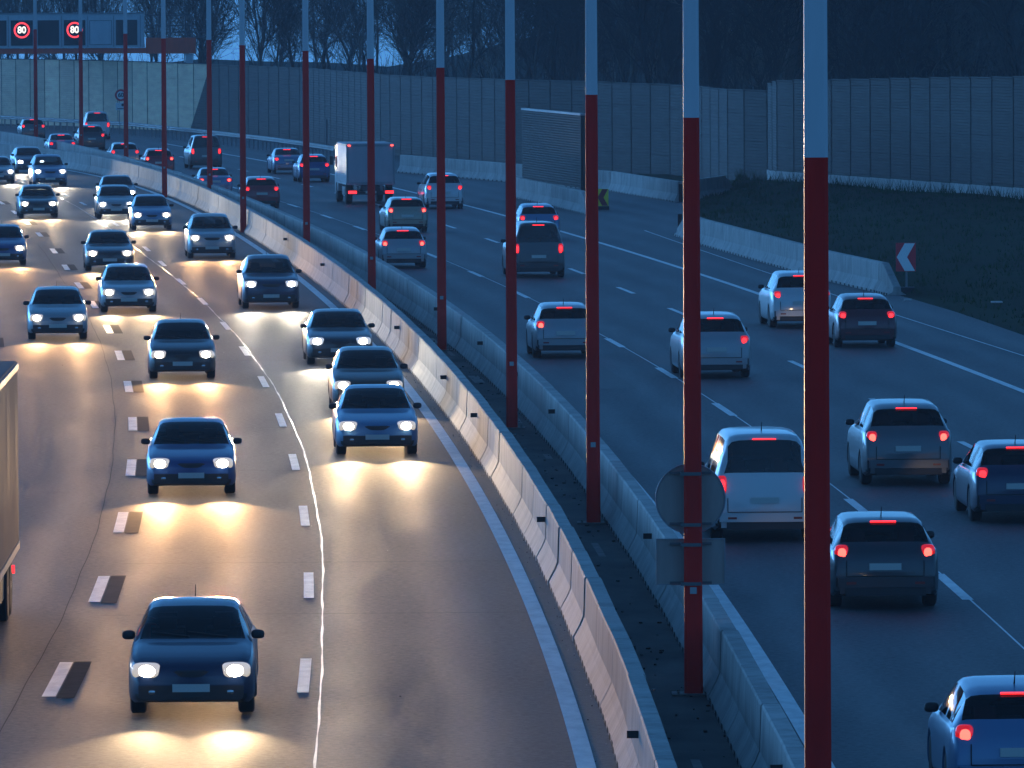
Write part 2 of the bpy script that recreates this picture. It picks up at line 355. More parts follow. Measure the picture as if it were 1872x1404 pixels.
rb_top = [(1475,1404),(1395,1270),(1340,1170),(1300,1090),(1200,935),(1130,850),(1075,790),(1010,715),(950,655),(880,600),(720,490),(640,445),(560,410),(480,370),(400,345),(300,305),(200,280),(100,257),(0,240)]
d1 = [(110,1242),(180,1077),(217,955),(238,855),(246,775),(234,707),(218,650),(199,602),(174,557),(144,522),(113,489),(81,459),(50,429)]
d2 = [(558,1235),(563,1070),(555,943),(540,845),(513,768),(482,698),(447,642),(412,596),(371,551),(330,515),(288,482)]
dA = [(1740,1073),(1575,930),(1436,825),(1323,749),(1217,682),(1123,627),(952,539),(871,501),(791,467),(657,417),(596,396),(537,376)]
dB = [(1606,740),(1460,669),(1152,531),(1056,496),(897,440),(820,414)]
lC = [(1872,715),(1802,690),(1629,625),(1377,532),(1249,491),(1090,443),(1008,418),(921,395),(839,373),(716,341),(480,295),(415,282)]
lD = [(1872,652),(1663,581),(1374,491),(1285,463),(1205,424),(1097,395)]
seam_px = [(150,385),(190,410),(250,455),(300,495),(340,525),(380,555),(410,590),(440,630),(470,665),(500,705),(525,745),(545,790),(560,840),(570,890),(578,940),(583,990),(590,1040),(592,1100),(592,1150),(588,1210),(585,1280),(580,1340),(577,1404)]
X_lb = curve(pts(lb_top, 1.0), 6, 92, 500)       # centre line of the headlight-lit barrier row
X_rb = curve(pts(rb_top, 1.0), 5, 92, 545)
XA = curve(pts(dA), 3, 125, 470); XC = curve(pts(lC), 4, 200, 515)
XB = curve(pts(dB) + [(y, (XA(y)+XC(y))/2+.1) for y in (150, 170, 430, 470)], 3, 150, 480)
_x2 = curve(pts(d2), 3, 115, 300)
def X2(y):
    if y <= 290: return _x2(y)
    k = _x2(290) - X_lb(290); return X_lb(y) + k - (y-290)*.003
_x1 = curve(pts(d1), 3, 115, 300)
def X1(y): return _x1(y) if y <= 290 else X2(y) + (_x1(290)-X2(290)) - (y-290)*.002
X0 = lambda y: X1(y) - 3.6
XE = lambda y: X_lb(y) - .72
XF = lambda y: X_rb(y) + .80
XS = curve(pts(seam_px), 7, 97, 375)
def slope(fn, y): return (fn(y+4)-fn(y-4))/8

def ribbon(fn, y0, y1, w, z, mb, step=4.0, mi=0, off=0.0):
    n = max(1, int(math.ceil((y1-y0)/step))); prev = None
    for i in range(n+1):
        y = y0 + (y1-y0)*i/n; s = slope(fn, y); k = 1/math.sqrt(1+s*s); nx, ny = k, -s*k
        x = fn(y); c = (x+nx*off, y+ny*off)
        a = (c[0]-nx*w/2, c[1]-ny*w/2, z); b = (c[0]+nx*w/2, c[1]+ny*w/2, z)
        if prev: mb.quad(prev[0], prev[1], b, a, mi)
        prev = (a, b)

# ------------------------------------------------------------------ setting: ground, carriageways, median, markings
g = MB(); pr_ = [(-50,-.06),(690,-.06),(1100,-.5),(1500,-25),(2200,-60),(5000,-60)]     # added drop in the far land, so bright sky shows behind the wood
for (ya, za), (yb, zb) in zip(pr_, pr_[1:]): g.quad((-3000,ya,za),(3000,ya,za),(3000,yb,zb),(-3000,yb,zb))
struct(g.build('ground', M['ground']))
def sheet(name, left, right, y0, y1, z, mt, step=6, lane=None):
    mb = MB(); n = int((y1-y0)/step); prev = None
    for i in range(n+1):
        y = y0+(y1-y0)*i/n; a = (left(y), y, z); b = (right(y), y, z)
        if prev: mb.quad(prev[0], prev[1], b, a)
        prev = (a, b)
    o = mb.build(name, mt, fix=False)
    if lane:
        uv = o.data.uv_layers.new(name='UVMap')
        for lp in o.data.loops: c = o.data.vertices[lp.vertex_index].co; uv.data[lp.index].uv = (c.x-lane(c.y), c.y)
    return struct(o)
# right edge of the asphalt, where the grass begins
edge_px = [(2250,760),(1872,613),(1750,571),(1655,543)]
r4 = [(1243,430),(1290,447),(1390,475),(1520,512),(1640,540)]
eg = sorted([(at(x,y).y, at(x,y).x) for x, y in edge_px] + [(at(x,y).y, at(x,y).x+.55) for x, y in r4[:-1]] + [(392, at(1276,388).x), (412, at(1345,357).x), (470, 4.0), (520, -7.0), (660, -28.0)])
XG = lambda y: interp(eg, y)
sheet('road', lambda y: X1(y)-16, lambda y: X_lb(y)+.02, 20, 640, 0, M['road_l'], lane=lambda y: X1(y)+.9)
sheet('median_strip', lambda y: X_lb(y)+.02, lambda y: X_rb(y), 20, 640, .004, M['median'])
sheet('opposite_road', lambda y: X_rb(y), XG, 20, 640, .002, M['road_r'], lane=lambda y: XA(y)+.9)

mk = MB(); bk = MB()
cent = lambda l: [at(x,y).y for x, y in l]
ys1 = cent(d1); ys1 = [ys1[0]-18*k for k in (3,2,1)] + ys1 + [ys1[-1]+18*k for k in range(1,12)]
for y in ys1:
    ribbon(X1, y-3, y+3, .20, .008, mk); ribbon(X1, y-3.3, y+3.1, .26, .008, bk, off=.25)
for y in ys1:
    ribbon(X0, y-9-3, y-9+3, .20, .008, mk); ribbon(X0, y-9-3.3, y-9+3.1, .26, .008, bk, off=.25)
ys2 = cent(d2); ys2 = [ys2[0]-18*k for k in (3,2,1)] + ys2 + [ys2[-1]+18*k for k in range(1,12)]
for y in ys2: ribbon(X2, y-3, y+3, .17, .008, mk)
def fill(l, per):
    ys = sorted(cent(l)); out = [ys[0]]
    for y in ys[1:]:
        n = round((y-out[-1])/per); a = out[-1]
        for k in range(1, n): out.append(a+(y-a)*k/n)
        out.append(y)
    return [ys[0]-per*k for k in (1,2,3)] + out + [ys[-1]+per*k for k in range(1,10)]
for y in fill(dA, 19.3): ribbon(XA, y-3, y+3, .19, .008, mk)
for y in fill(dB, 19.5): ribbon(XB, y-3, y+3, .17, .008, mk)
ribbon(XC, 100, 560, .22, .008, mk)
ribbon(XE, 60, 560, .25, .008, mk)
ribbon(XF, 60, 560, .24, .008, mk)
struct(mk.build('lane_markings', M['paint'])); struct(bk.build('blacked_out_markings', M['patch']))
ln = MB(); XDc = curve(pts(lD), 2, 225, 368)
ribbon(XDc, 150, 345, .06, .007, ln); struct(ln.build('edge_seam', M['paint']))
# the hand-poured sealing band between the two inner lanes wanders and swells a little
sm = MB(); prev = None
y = 60.0; ph = [random.uniform(0,6) for _ in range(6)]
while y < 470:
    wob = .014*math.sin(y*.21+ph[0]) + .006*math.sin(y*.63+ph[1]) + .004*math.sin(y*1.5+ph[2]); w = .014 + .005*math.sin(y*.9+ph[3]) + .003*math.sin(y*2.3+ph[4])
    x = (XS(y) if y < 375 else XS(375)+X2(y)-X2(375)) + wob; a = (x-w, y, .006); b = (x+w, y, .006)
    if prev: sm.quad(prev[0], prev[1], b, a)
    prev = (a, b); y += .8
struct(sm.build('joint_band', M['seam']))
cr = MB()
def crack(fn, y0, y1, w, amp):
    prev = None; y = y0; p = random.uniform(0, 6)
    while y < y1:
        x = fn(y) + amp*math.sin(y*.3+p) + amp*.6*math.sin(y*.83+2*p); a = (x-w, y, .005); b = (x+w, y, .005)
        if prev: cr.quad(prev[0], prev[1], b, a)
        prev = (a, b); y += 1.2
crack(lambda y: X1(y)-.42, 70, 330, .007, .012)
struct(cr.build('road_cracks', M['crack']))
rp_ = MB(); r2_ = random.Random(9)
for fn, off, y0_, l_, w_ in ((XA, 1.9, 168, 9, 1.5),(XA, -2.0, 206, 14, 1.2),(XB, 1.8, 246, 12, 1.3),(XC, 2.2, 196, 6, 1.6),(XA, 1.2, 128, 2.2, .9)):
    ribbon(fn, y0_, y0_+l_, w_, .0045, rp_, 2.0, 0, off)
struct(rp_.build('road_patches', M['road_patch']))
tj = MB()
for y0_ in (104, 131, 143, 171, 188, 223):                          # straight saw cuts across the lanes
    xa, xb = X1(y0_)+.2, X_lb(y0_)-.6; tj.quad((xa,y0_,.0055),(xb,y0_+.25,.0055),(xb,y0_+.29,.0055),(xa,y0_+.04,.0055))
struct(tj.build('saw_cuts', M['crack']))
jl = MB()
ribbon(lambda y: XA(y)+.04, 90, 420, .035, .006, jl); struct(jl.build('longitudinal_joint', M['paint']))
# pale patches, drain covers, slab joints and crumbs in the median
mp = MB(); rnd = random.Random(3)
y = 96
while y < 240:
    xc = X_lb(y)*.42 + X_rb(y)*.58
    if rnd.random() < .5:
        w, l = rnd.uniform(.12,.3), rnd.uniform(1.0,4.0); ribbon(lambda q: X_lb(q)*.45+X_rb(q)*.55+.0, y, y+l, w, .009, mp, 1.0, 0, rnd.uniform(-.3,.3))
    y += rnd.uniform(3, 8)
struct(mp.build('median_patches', M['median_patch']))
db = MB()
for _ in range(330):
    y = rnd.uniform(92, 250); x = X_lb(y) + rnd.uniform(.25, 1.6); s = rnd.uniform(.008,.026)
    db.box((x, y, .009+s/2), (s*rnd.uniform(1,2.5), s*rnd.uniform(1,4), s), 0 if rnd.random() < .12 else 1, Matrix.Rotation(rnd.uniform(0,3), 3, 'Z'))
for _ in range(150):                                              # grit gathered in the gutter, a few grains on the lanes
    y = rnd.uniform(96, 230); x = X_lb(y)-.34-abs(rnd.gauss(0,.12)) if rnd.random() < .9 else rnd.uniform(X1(y)-3, X_lb(y)-.5); s = rnd.uniform(.006,.014)
    db.box((x, y, s/2+.002), (s*1.6, s*2, s), 0 if rnd.random() < .3 else 1)
tag(db.build('road_grit', [M['debris'], M['slot']], fix=False), 'grit, leaves and litter scattered in the median and gutter', 'debris', kind='stuff')

# ------------------------------------------------------------------ grass bank on the right
wz = [(200,1.7),(300,1.3),(354,1.05),(400,.85),(430,.3),(470,.1)]
def XW(y): return interp([(200,58.0),(260,41.0),(354,22.5),(400,12.9),(440,6.0),(520,-5.0),(680,-30)], y)   # foot of the right wall
bkm = MB(); rows = []
ny = 130
for i in range(ny+1):
    y = 150+(470-150)*i/ny; xl, xu = XG(y)-.05, max(XW(y), XG(y)+.6); zu = interp(wz, y) if y > 200 else 1.7; row = []
    for k in range(15):
        t = k/14; x = xl+(xu-xl)*t; e = t*t*(3-2*t)
        row.append((x, y, .0 + zu*(.55*t+.45*e) + (0 if k == 0 else .05*math.sin(x*1.3+y*.31)*math.sin(y*.23)+random.uniform(-.035,.035)) + (-.02 if k == 0 else 0)))
    row.append((xu+30, y, zu)); row.append((xu+400, y, zu+2)); rows.append(row)
bkm.loft(rows, closed=False, caps=False); bank = bkm.build('grass_bank', M['bank'], smooth=True); struct(bank)
gr = MB(); rg = random.Random(11)
def bank_pt(y, t):
    f = (y-150)/320*ny; i = min(ny-1, max(0, int(f))); q = t*14; k = min(13, int(q)); a = Vector(rows[i][k]); b = Vector(rows[i][k+1]); c = Vector(rows[i+1][k]); d = Vector(rows[i+1][k+1])
    return (a.lerp(b, q-k)).lerp(c.lerp(d, q-k), f-i)
from mathutils import noise as mnoise
for _ in range(60000):
    y = rg.uniform(215, 440) if rg.random() < .8 else rg.uniform(160, 300)
    t = rg.random()
    if XG(y)+1e-3 > XW(y): continue
    p = bank_pt(y, t)
    if t < .03 and rg.random() < .6: continue
    cl = mnoise.noise(Vector((p.x*.9, p.y*.28, 0)))+.5*mnoise.noise(Vector((p.x*2.4, p.y*.8, 3)))
    if rg.random() > .45+.9*cl: continue
    h = rg.uniform(.06,.17)*(1.25 if t > .85 else 1)*(1+1.5*max(0, cl)); a = rg.uniform(0, 3.1); w = rg.uniform(.012,.03); dx, dy = math.cos(a)*w, math.sin(a)*w
    tip = p + Vector((rg.uniform(-.09,.09), rg.uniform(-.09,.09), h))
    gr.tri(p+Vector((-dx,-dy,-.02)), p+Vector((dx,dy,-.02)), tip)
# weeds against the plinth
for _ in range(900):
    y = rg.uniform(330, 412); p = bank_pt(y, rg.uniform(.93, .999)); h = rg.uniform(.2,.75); q = p+Vector((rg.uniform(-.3,.3), rg.uniform(-.3,.3), h))
    gr.tri(p+Vector((-.012,0,0)), p+Vector((.012,0,0)), q)
tag(gr.build('grass', M['grass'], fix=False), 'dark rough grass covering the bank below the right wall', 'grass', kind='stuff')
lt = MB(); p = at(1822,552,.15); lt.box(p, (.35,.5,.04)); p = at(1660,548,.03); lt.box(p, (.25,.4,.05)); 
lo = lt.build('litter', M['debris']); tag(lo, 'scraps of pale litter lying at the foot of the grass bank', 'litter', kind='stuff')
# ground rising behind the walls into a wooded slope
hm = MB(); hr = []
for i in range(41):
    x = -160+320*i/40; top = 1.5 + (4.0 if x > 8 else 4.0*max(0, 1+(x-8)/22)) + .5*math.sin(x*.13)+.3*math.sin(x*.41)
    hr.append([(x, 690, -.05), (x, 760, 1.5+top*.25), (x, 900, top*.85), (x, 1050, top), (x, 1300, top*.6-2), (x, 1700, -40)])
hm.loft(hr, closed=False, caps=False); struct(hm.build('hill', M['hill'], smooth=True))

# ------------------------------------------------------------------ concrete barriers
PROF = [(-.31,.0),(-.31,.07),(-.20,.27),(-.145,.40),(-.125,.97),(-.105,1.0),(.105,1.0),(.125,.97),(.145,.40),(.20,.27),(.31,.07),(.31,.0)]
def barrier_mesh(L, taper=0, gap=.025):
    """one cast piece along +Y from 0 to L; taper=1 slopes the far end down, -1 the near end"""
    mb = MB(); secs = []
    ys = [gap, gap+.03, L*.25, L*.5, L*.75, L-gap-.03, L-gap]
    for i, y in enumerate(ys):
        kx = .985 if i in (0, 6) else 1; h = 1.0
        if taper == 1: h = 1-.72*max(0, (y-L*.25)/(L*.75))
        if taper == -1: h = 1-.72*max(0, (L*.75-y)/(L*.75))
        secs.append([(x*kx, y, z*h if h < 1 else z) for x, z in PROF])
    mb.loft(secs)
    for s in (-1, 1):                                             # drain notches along the foot
        for k in range(6):
            y = L*(k+.5)/6; mb.box((s*.312, y, .035), (.012, .26, .07), 1)
    return mb.mesh('barrier', [M['concrete'], M['slot']], smooth=False)
B_MESH = {}
refl_mb = MB(); refl_mb.box((0, -.02, 0), (.16,.03,.095)); refl_mb.box((0, .03, 0), (.05,.08,.05)); REFL = refl_mb.mesh('reflector', M['black'])
join_mb = MB(); join_mb.box((0,0,.45), (.17,.046,.86)); JOIN = join_mb.mesh('joint', M['slot'])
def place_barrier(a, b, label, group, taper=0, reflector=0, parent_name='concrete_barrier'):
    a, b = Vector((a[0],a[1],0)), Vector((b[0],b[1],0)); d = b-a; L = round(d.length, 1); key = (L, taper)
    if key not in B_MESH: B_MESH[key] = barrier_mesh(L, taper)
    o = empty(parent_name, (a.x, a.y, .003), -math.atan2(d.x, d.y)); tag(o, label, 'barrier', group)
    bo = link('concrete_body', B_MESH[key], o); bo.scale = (1, d.length/L, 1)
    j = link('joint', JOIN, o)
    if reflector: link('reflector', REFL, o, (reflector*.20, .3, .72))
    return o
POLE_PX = [(1497,1893),(1268,1270),(1085,957),(936,783),(808,641),(680,556),(561,481),(445,426),(384,376),(301,361),(231,316),(149,291),(66,271)]
POLE_B = [293,219,176,148,125,108,93,82,72,69,60,55,51]
POLE_Y = [at(x,y).y for x, y in POLE_PX]
POLE_NAME = ['the nearest red pole','the pole with the sign backs'] + ['the %s red pole' % ORD[k] for k in range(2, 13)]
def row(fn, y0, y1, what, group, refl_y, side):
    y = y0; cnt = {}
    while y < y1:
        s = slope(fn, y+3); yn = y + 6.0/math.sqrt(1+s*s)
        k = max([i for i in range(13) if POLE_Y[i] <= y+3] or [-1]); cnt[k] = cnt.get(k, 0)+1
        lab = ('%s, %s past %s' % (what, ORD[min(cnt[k]-1, 17)], POLE_NAME[k])) if k >= 0 else '%s, %s before %s' % (what, ORD[cnt[k]-1], POLE_NAME[0])
        r = side if any(y <= q < yn for q in refl_y) else 0
        jx = random.uniform(-.012,.012)
        place_barrier((fn(y)+jx, y), (fn(yn)+random.uniform(-.012,.012), yn), lab, group, 0, r)
        y = yn
ly = [at(x,y,.72).y for x,y in [(1152,1310),(994,935),(880,753),(820,685),(716,594),(557,482),(467,432)]]
ry = [at(x,y,.72).y for x,y in [(1390,1343),(1170,970),(994,751),(917,677),(841,614),(768,562)]]
row(X_lb, 83.2, 560, 'concrete block of the headlight-lit row', 'concrete blocks of the lit median row', ly, -1)
row(X_rb, 84.6, 600, 'concrete block of the shaded median row', 'concrete blocks of the shaded median row', ry, -1)
def px_row(path, what, group, taper_start=False, taper_end=False, refl=(), L=6.0):
    P = [at(x,y) for x, y in path]; P = [Vector((p.x,p.y)) for p in P]; seg = []; cur = P[0]; i = 1
    ptsl = [cur]
    while i < len(P):
        d = P[i]-cur
        if d.length >= L: cur = cur+d.normalized()*L; ptsl.append(cur)
        else:
            i += 1
            if i < len(P):
                pass
    if (P[-1]-ptsl[-1]).length > 1.5: ptsl.append(P[-1])
    n = len(ptsl)-1
    for k in range(n):
        tp = 0
        if k == 0 and taper_start: tp = -1
        if k == n-1 and taper_end: tp = 1
        a, b = ptsl[k], ptsl[k+1]
        place_barrier(a, b, '%s, %s piece from the left' % (what, ORD[k]), group, tp, (-1 if k in refl else 0))
# the path lists run from left to right, so the pieces run towards the camera
px_row([(735,315),(925,332),(1123,349),(1251,371),(1300,366),(1338,355)], 'concrete block at the foot of the noise wall', 'concrete blocks at the foot of the noise wall', False, True, (4, 7))
px_row([(941,359),(1023,378),(1080,392)], 'pale concrete block under the short noise screen', 'concrete blocks under the short screen', False, True)
px_row(r4, 'pale concrete block below the grass bank', 'concrete blocks below the grass bank', True, True, (2, 5, 9))

# ------------------------------------------------------------------ red and white poles
def pole_section(z, w, d, ch):
    a, b = w/2, d/2
    return [(-a+ch,-b,z),(a-ch,-b,z),(a,-b+ch,z),(a,b-ch,z),(a-ch,b,z),(-a+ch,b,z),(-a,b-ch,z),(-a,-b+ch,z)]
for i, ((x, y), b) in enumerate(zip(POLE_PX, POLE_B)):
    p = at(x, y); hb = p.z  # foot
    D = p.y; zb = HC - (b+4.5)*D/F                                 # height where red turns to white, as photographed
    o = empty('striped_pole', (p.x, p.y, .004))
    lab = ['red and white steel pole nearest the camera, rightmost of the row','red and white steel pole carrying the backs of two signs'][i] if i < 2 else '%s red and white steel pole of the median row counted from the right' % ORD[i]
    tag(o, lab, 'pole', 'red and white poles along the median')
    w0, w1, top = .265, .205, 13.0
    wz_ = lambda z: w0+(w1-w0)*z/top
    mb = MB(); mb.loft([pole_section(z, wz_(z), wz_(z)*.9, .035) for z in (0, zb*.33, zb*.66, zb)]); mb.build('red_shaft', M['pole_red'], o)
    mb = MB(); mb.loft([pole_section(z, wz_(z)+.001, wz_(z)*.9, .035) for z in (zb+.001, (zb+top)/2, top)]); mb.build('white_shaft', M['pole_white'], o)
    mb = MB(); mb.box((0,0,.012), (.62,.55,.024)); 
    for sx in (-1,1):
        for sy in (-1,1): mb.tube((sx*.22,sy*.2,.02),(sx*.22,sy*.2,.055),.018,.018,6)
    mb.build('base_plate', M['median_patch'], o)
    mb = MB(); mb.box((0, -wz_(1.5)*.45-.006, 1.5), (.095,.008,.095)); mb.build('plaque', M['plaque'], o)
    mb = MB(); mb.lathe([(-.25,.10),(-.05,.12),(.0,.11),(.06,.05)], (0,0,top+.25), 'Z', 12); mb.build('cap', M['galv'], o)
# backs of the two signs on the second pole
P2 = at(1268,1270); D2 = P2.y
def sign_back(name, lab, zc, shape):
    o = empty(name, (P2.x-.03, P2.y+.175, zc)); tag(o, lab, 'sign', 'signs on the second pole')
    mb = MB()
    if shape == 'round':
        mb.lathe([(-.004,.49),(.004,.49)], (0,0,0), 'Y', 48); mb.build('plate', M['sign_back'], o)
        rb = MB()
        for i in range(48):
            a, b = 2*math.pi*i/48, 2*math.pi*(i+1)/48
            rb.tube((.495*math.cos(a),-.008,.495*math.sin(a)),(.495*math.cos(b),-.008,.495*math.sin(b)),.014,.014,5,cap=False)
        rb.build('rim', M['galv'], o); zs, hw = (.37,-.36), .30
        fr = MB(); fr.lathe([(.0045,.485),(.008,.485)], (0,0,0), 'Y', 48); fr.build('sign_face', M['sign_white'], o)
    else:
        mb.box((0,0,0), (.99,.008,.66)); mb.build('plate', M['sign_back'], o)
        rb = MB()
        for s in (-1,1): rb.box((0,-.012,s*.325),(.99,.016,.016)); rb.box((s*.487,-.012,0),(.016,.016,.634))
        rb.build('rim', M['galv'], o); zs, hw = (.26,-.30), .30
        fr = MB(); fr.box((0,.006,0),(.97,.004,.64)); fr.build('sign_face', M['sign_white'], o)
    for z in zs:
        br = MB(); br.box((0,-.030,z),(hw*2,.034,.035)); br.box((0,-.30,z),(.29,.012,.05)); br.box((-.142,-.175,z),(.010,.245,.05)); br.box((.142,-.175,z),(.010,.245,.05)); br.build('bracket', M['bracket'], o)
zz = lambda y: HC-(y+4.5)*D2/F
sign_back('round_sign', 'grey back of a round traffic sign clamped to the second red pole', zz(917), 'round')
sign_back('rectangular_sign', 'grey back of a rectangular plate under the round sign on the pole', zz(1033), 'rect')

# ------------------------------------------------------------------ noise walls
def wall(path, name, lab, pitchz=.16, panelw=4.0, painted_light_until=None, plinth=0.0):
    """path: (x_px, y_top_px, D, z_base); panels of louvred slats between posts"""
    P = []
    for x, yt, D, zb in path: p = atd(x, yt, D); P.append((Vector((p.x, p.y)), p.z, zb))
    o = empty(name, (P[0][0].x, P[0][0].y, 0)); tag(o, lab, 'noise wall'); org = Vector((P[0][0].x, P[0][0].y, 0))
    cum = [0.0]
    for a, b in zip(P, P[1:]): cum.append(cum[-1]+(b[0]-a[0]).length)
    def q(s):
        for i in range(len(P)-1):
            if s <= cum[i+1] or i == len(P)-2:
                k = (s-cum[i])/(cum[i+1]-cum[i]); return P[i][0].lerp(P[i+1][0], k), P[i][1]+(P[i+1][1]-P[i][1])*k, P[i][2]+(P[i+1][2]-P[i][2])*k
    n = int(round(cum[-1]/panelw)); rw = random.Random(len(name)+n)
    for i in range(n):
        s0, s1 = cum[-1]*i/n, cum[-1]*(i+1)/n; a, za, ba = q(s0); b, zb_, bb = q(s1)
        top = (za+zb_)/2 + rw.uniform(-.012,.012); base = min(ba, bb)-.15+plinth
        d = (b-a).normalized(); nrm = Vector((d.y, -d.x)); 
        if nrm.y > 0: nrm = -nrm                                    # slats face the road
        mb = MB(); rows_ = max(4, int((top-base)/pitchz)); h = (top-base)/rows_
        A = Vector((a.x,a.y,0))-org; B = Vector((b.x,b.y,0))-org; N3 = Vector((nrm.x,nrm.y,0))
        def cut(z):                                                 # where the painted light ends, along this panel
            if painted_light_until is None: return None
            s = painted_light_until(z); return (s-s0)/(s1-s0)
        for r_ in range(rows_):
            z0, z1 = base+h*r_, base+h*(r_+1)
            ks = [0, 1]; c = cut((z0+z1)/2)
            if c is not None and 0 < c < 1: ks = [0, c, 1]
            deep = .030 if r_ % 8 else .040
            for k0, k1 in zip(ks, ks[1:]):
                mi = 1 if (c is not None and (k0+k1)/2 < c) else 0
                p0, p1 = A.lerp(B, k0), A.lerp(B, k1)
                lo0, lo1 = p0+N3*.09+Vector((0,0,z0)), p1+N3*.09+Vector((0,0,z0))
                hi0, hi1 = p0+N3*.09+Vector((0,0,z1-h*.35)), p1+N3*.09+Vector((0,0,z1-h*.35))
                in0, in1 = p0+N3*(.09-deep)+Vector((0,0,z1)), p1+N3*(.09-deep)+Vector((0,0,z1))
                mb.quad(lo0, lo1, hi1, hi0, mi); mb.quad(hi0, hi1, in1, in0, mi)
                nx0, nx1 = p0+N3*.09+Vector((0,0,z1)), p1+N3*.09+Vector((0,0,z1))
                mb.quad(in0, in1, nx1, nx0, mi)
        tp0, tp1 = A+Vector((0,0,top+.0)), B+Vector((0,0,top+.0))
        mb.quad(A+N3*.1+Vector((0,0,top)), B+N3*.1+Vector((0,0,top)), B-N3*.05+Vector((0,0,top)), A-N3*.05+Vector((0,0,top)), 0)
        mb.quad(A-N3*.05+Vector((0,0,base)), B-N3*.05+Vector((0,0,base)), B-N3*.05+Vector((0,0,top)), A-N3*.05+Vector((0,0,top)), 0)
        mb.build('panel', [M['wall_dark'], M['wall_painted_light']], o, fix=False)
        pm = MB(); rot = Matrix.Rotation(math.atan2(d.y, d.x), 3, 'Z'); pm.box((A.x, A.y, (base+top)/2), (.08,.21,top-base+.03), 0, rot); pm.build('post', M['wall_post'], o)
        cp = MB(); c_ = (A+B)/2; cp.box((c_.x+N3.x*.03, c_.y+N3.y*.03, top+.025), ((b-a).length-.13,.20,.045), 0, rot); cp.build('coping', M['coping'], o)
        if plinth:
            pl = MB(); c_ = (A+B)/2; z0 = min(ba,bb)-.5; pl.box((c_.x+N3.x*.06, c_.y+N3.y*.06, (z0+base)/2), ((b-a).length-.12,.16,base-z0-.01), 0, rot); pl.build('plinth', M['plinth'], o)
    return o
# the long wall: light painted on the slats up to a slanting edge, plain dark beyond
path1 = [(-120,107,673,0),(0,108,655,0),(150,110,634,0),(300,114.5,613,0),(385,118,602,0),(560,125,565,0),(700,137,515,0),(800,142,495,0),(930,146,473,0),(1085,150,458,0),(1250,156.5,440,0),(1340,165,417,0),(1404,166,411,0)]
_pp = [atd(x,yt,D) for x,yt,D,_ in path1]; _s = [0.0]
for a, b in zip(_pp, _pp[1:]): _s.append(_s[-1]+(Vector((b.x,b.y))-Vector((a.x,a.y))).length)
s_of_x = lambda x: interp([(p[0], s) for p, s in zip(path1, _s)], x)
wall(path1, 'noise_wall', 'long grey slatted noise wall curving along the far edge of the road, lamplight painted on its left end', painted_light_until=lambda z: interp([(0,s_of_x(348)),(5.1,s_of_x(386))], z))
path2 = [(1406,156,408,.75),(1424,148,400,.85),(1650,145,376,.95),(1872,141,354,1.05),(2100,135,333,1.15)]
wall(path2, 'noise_wall', 'grey slatted noise wall on a concrete plinth above the grass bank', pitchz=.13, plinth=.62, panelw=3.85)
# short screen standing on the barrier
a, b = at(960,327+0,0), at(1067,349,0)
Pa = atd(957, 201, 404); Pb = atd(1066, 217, 384); scr = empty('noise_screen', (Pa.x, Pa.y, .9)); tag(scr, 'short slatted noise screen mounted on pale concrete blocks beside the lay-by', 'noise screen')
dv = Vector((Pb.x-Pa.x, Pb.y-Pa.y, 0)); d = dv.normalized(); rot = Matrix.Rotation(math.atan2(d.y, d.x), 3, 'Z'); nr = Vector((d.y,-d.x,0)); nr = nr if nr.y < 0 else -nr
mb = MB(); ht = Pa.z-.9; nrow = int(ht/.115)
for r_ in range(nrow):
    z0 = ht*r_/nrow; h = ht/nrow; e = [nr*.09+Vector((0,0,z0)), nr*.09+Vector((0,0,z0+h*.65)), nr*.03+Vector((0,0,z0+h)), nr*.09+Vector((0,0,z0+h))]
    for p, q_ in zip(e, e[1:]): mb.quad(p, p+dv, q_+dv, q_)
mb.quad(-nr*.09, -nr*.09+dv, -nr*.09+dv+Vector((0,0,ht)), -nr*.09+Vector((0,0,ht))); mb.quad(nr*.09+dv, -nr*.09+dv, -nr*.09+dv+Vector((0,0,ht)), nr*.09+dv+Vector((0,0,ht)))
mb.build('panel', M['wall_dark'], scr, fix=False)
mb = MB(); c_ = dv/2; mb.box((c_.x,c_.y,ht+.05),(dv.length,.26,.10),0,rot); mb.build('coping', M['galv'], scr)
mb = MB(); mb.box((dv.x+d.x*.09, dv.y+d.y*.09, ht/2-.1),(.17,.26,ht+.2),0,rot); mb.build('end_post', M['wall_post'], scr)

# ------------------------------------------------------------------ guard rail, small posts
gp = [(-60,229),(0,232),(236,246),(380,262),(480,274),(550,284),(612,295)]
G = [at(x,y) for x, y in gp]; go = empty('guard_rail', G[0]); tag(go, 'steel guard rail on posts in front of the noise wall with its painted-lit end', 'guard rail')
cum = [0.0]
for a, b in zip(G, G[1:]): cum.append(cum[-1]+(b-a).length)
def gq(s):
    for i in range(len(G)-1):
        if s <= cum[i+1] or i == len(G)-2: return G[i].lerp(G[i+1], (s-cum[i])/(cum[i+1]-cum[i]))
npost = min(100, int(cum[-1]/2)); prof = [(.0,.62),(-.08,.66),(-.08,.72),(-.02,.75),(-.02,.78),(-.08,.81),(-.08,.87),(0,.91),(.03,.91),(.03,.62)]
secs = []
for i in range(npost+1):
    s = cum[-1]*i/npost; p = gq(s); q_ = gq(min(cum[-1], s+.5)); p_ = gq(max(0, s-.5)); t = (q_-p_).normalized(); n_ = Vector((t.y,-t.x,0)); n_ = n_ if n_.y < 0 else -n_
    secs.append([p-G[0]+n_*(-a)+Vector((0,0,z)) for a, z in prof])
mb = MB(); mb.loft(secs); mb.build('rail', M['galv'], go, smooth=25)
pm = MB(); pm.box((0,0,.4),(.10,.14,.8)); PM = pm.mesh('post', M['galv'])
for i in range(npost): p = gq(cum[-1]*(i+.5)/npost)-G[0]; link('post', PM, go, (p.x+.05, p.y+.12, 0))
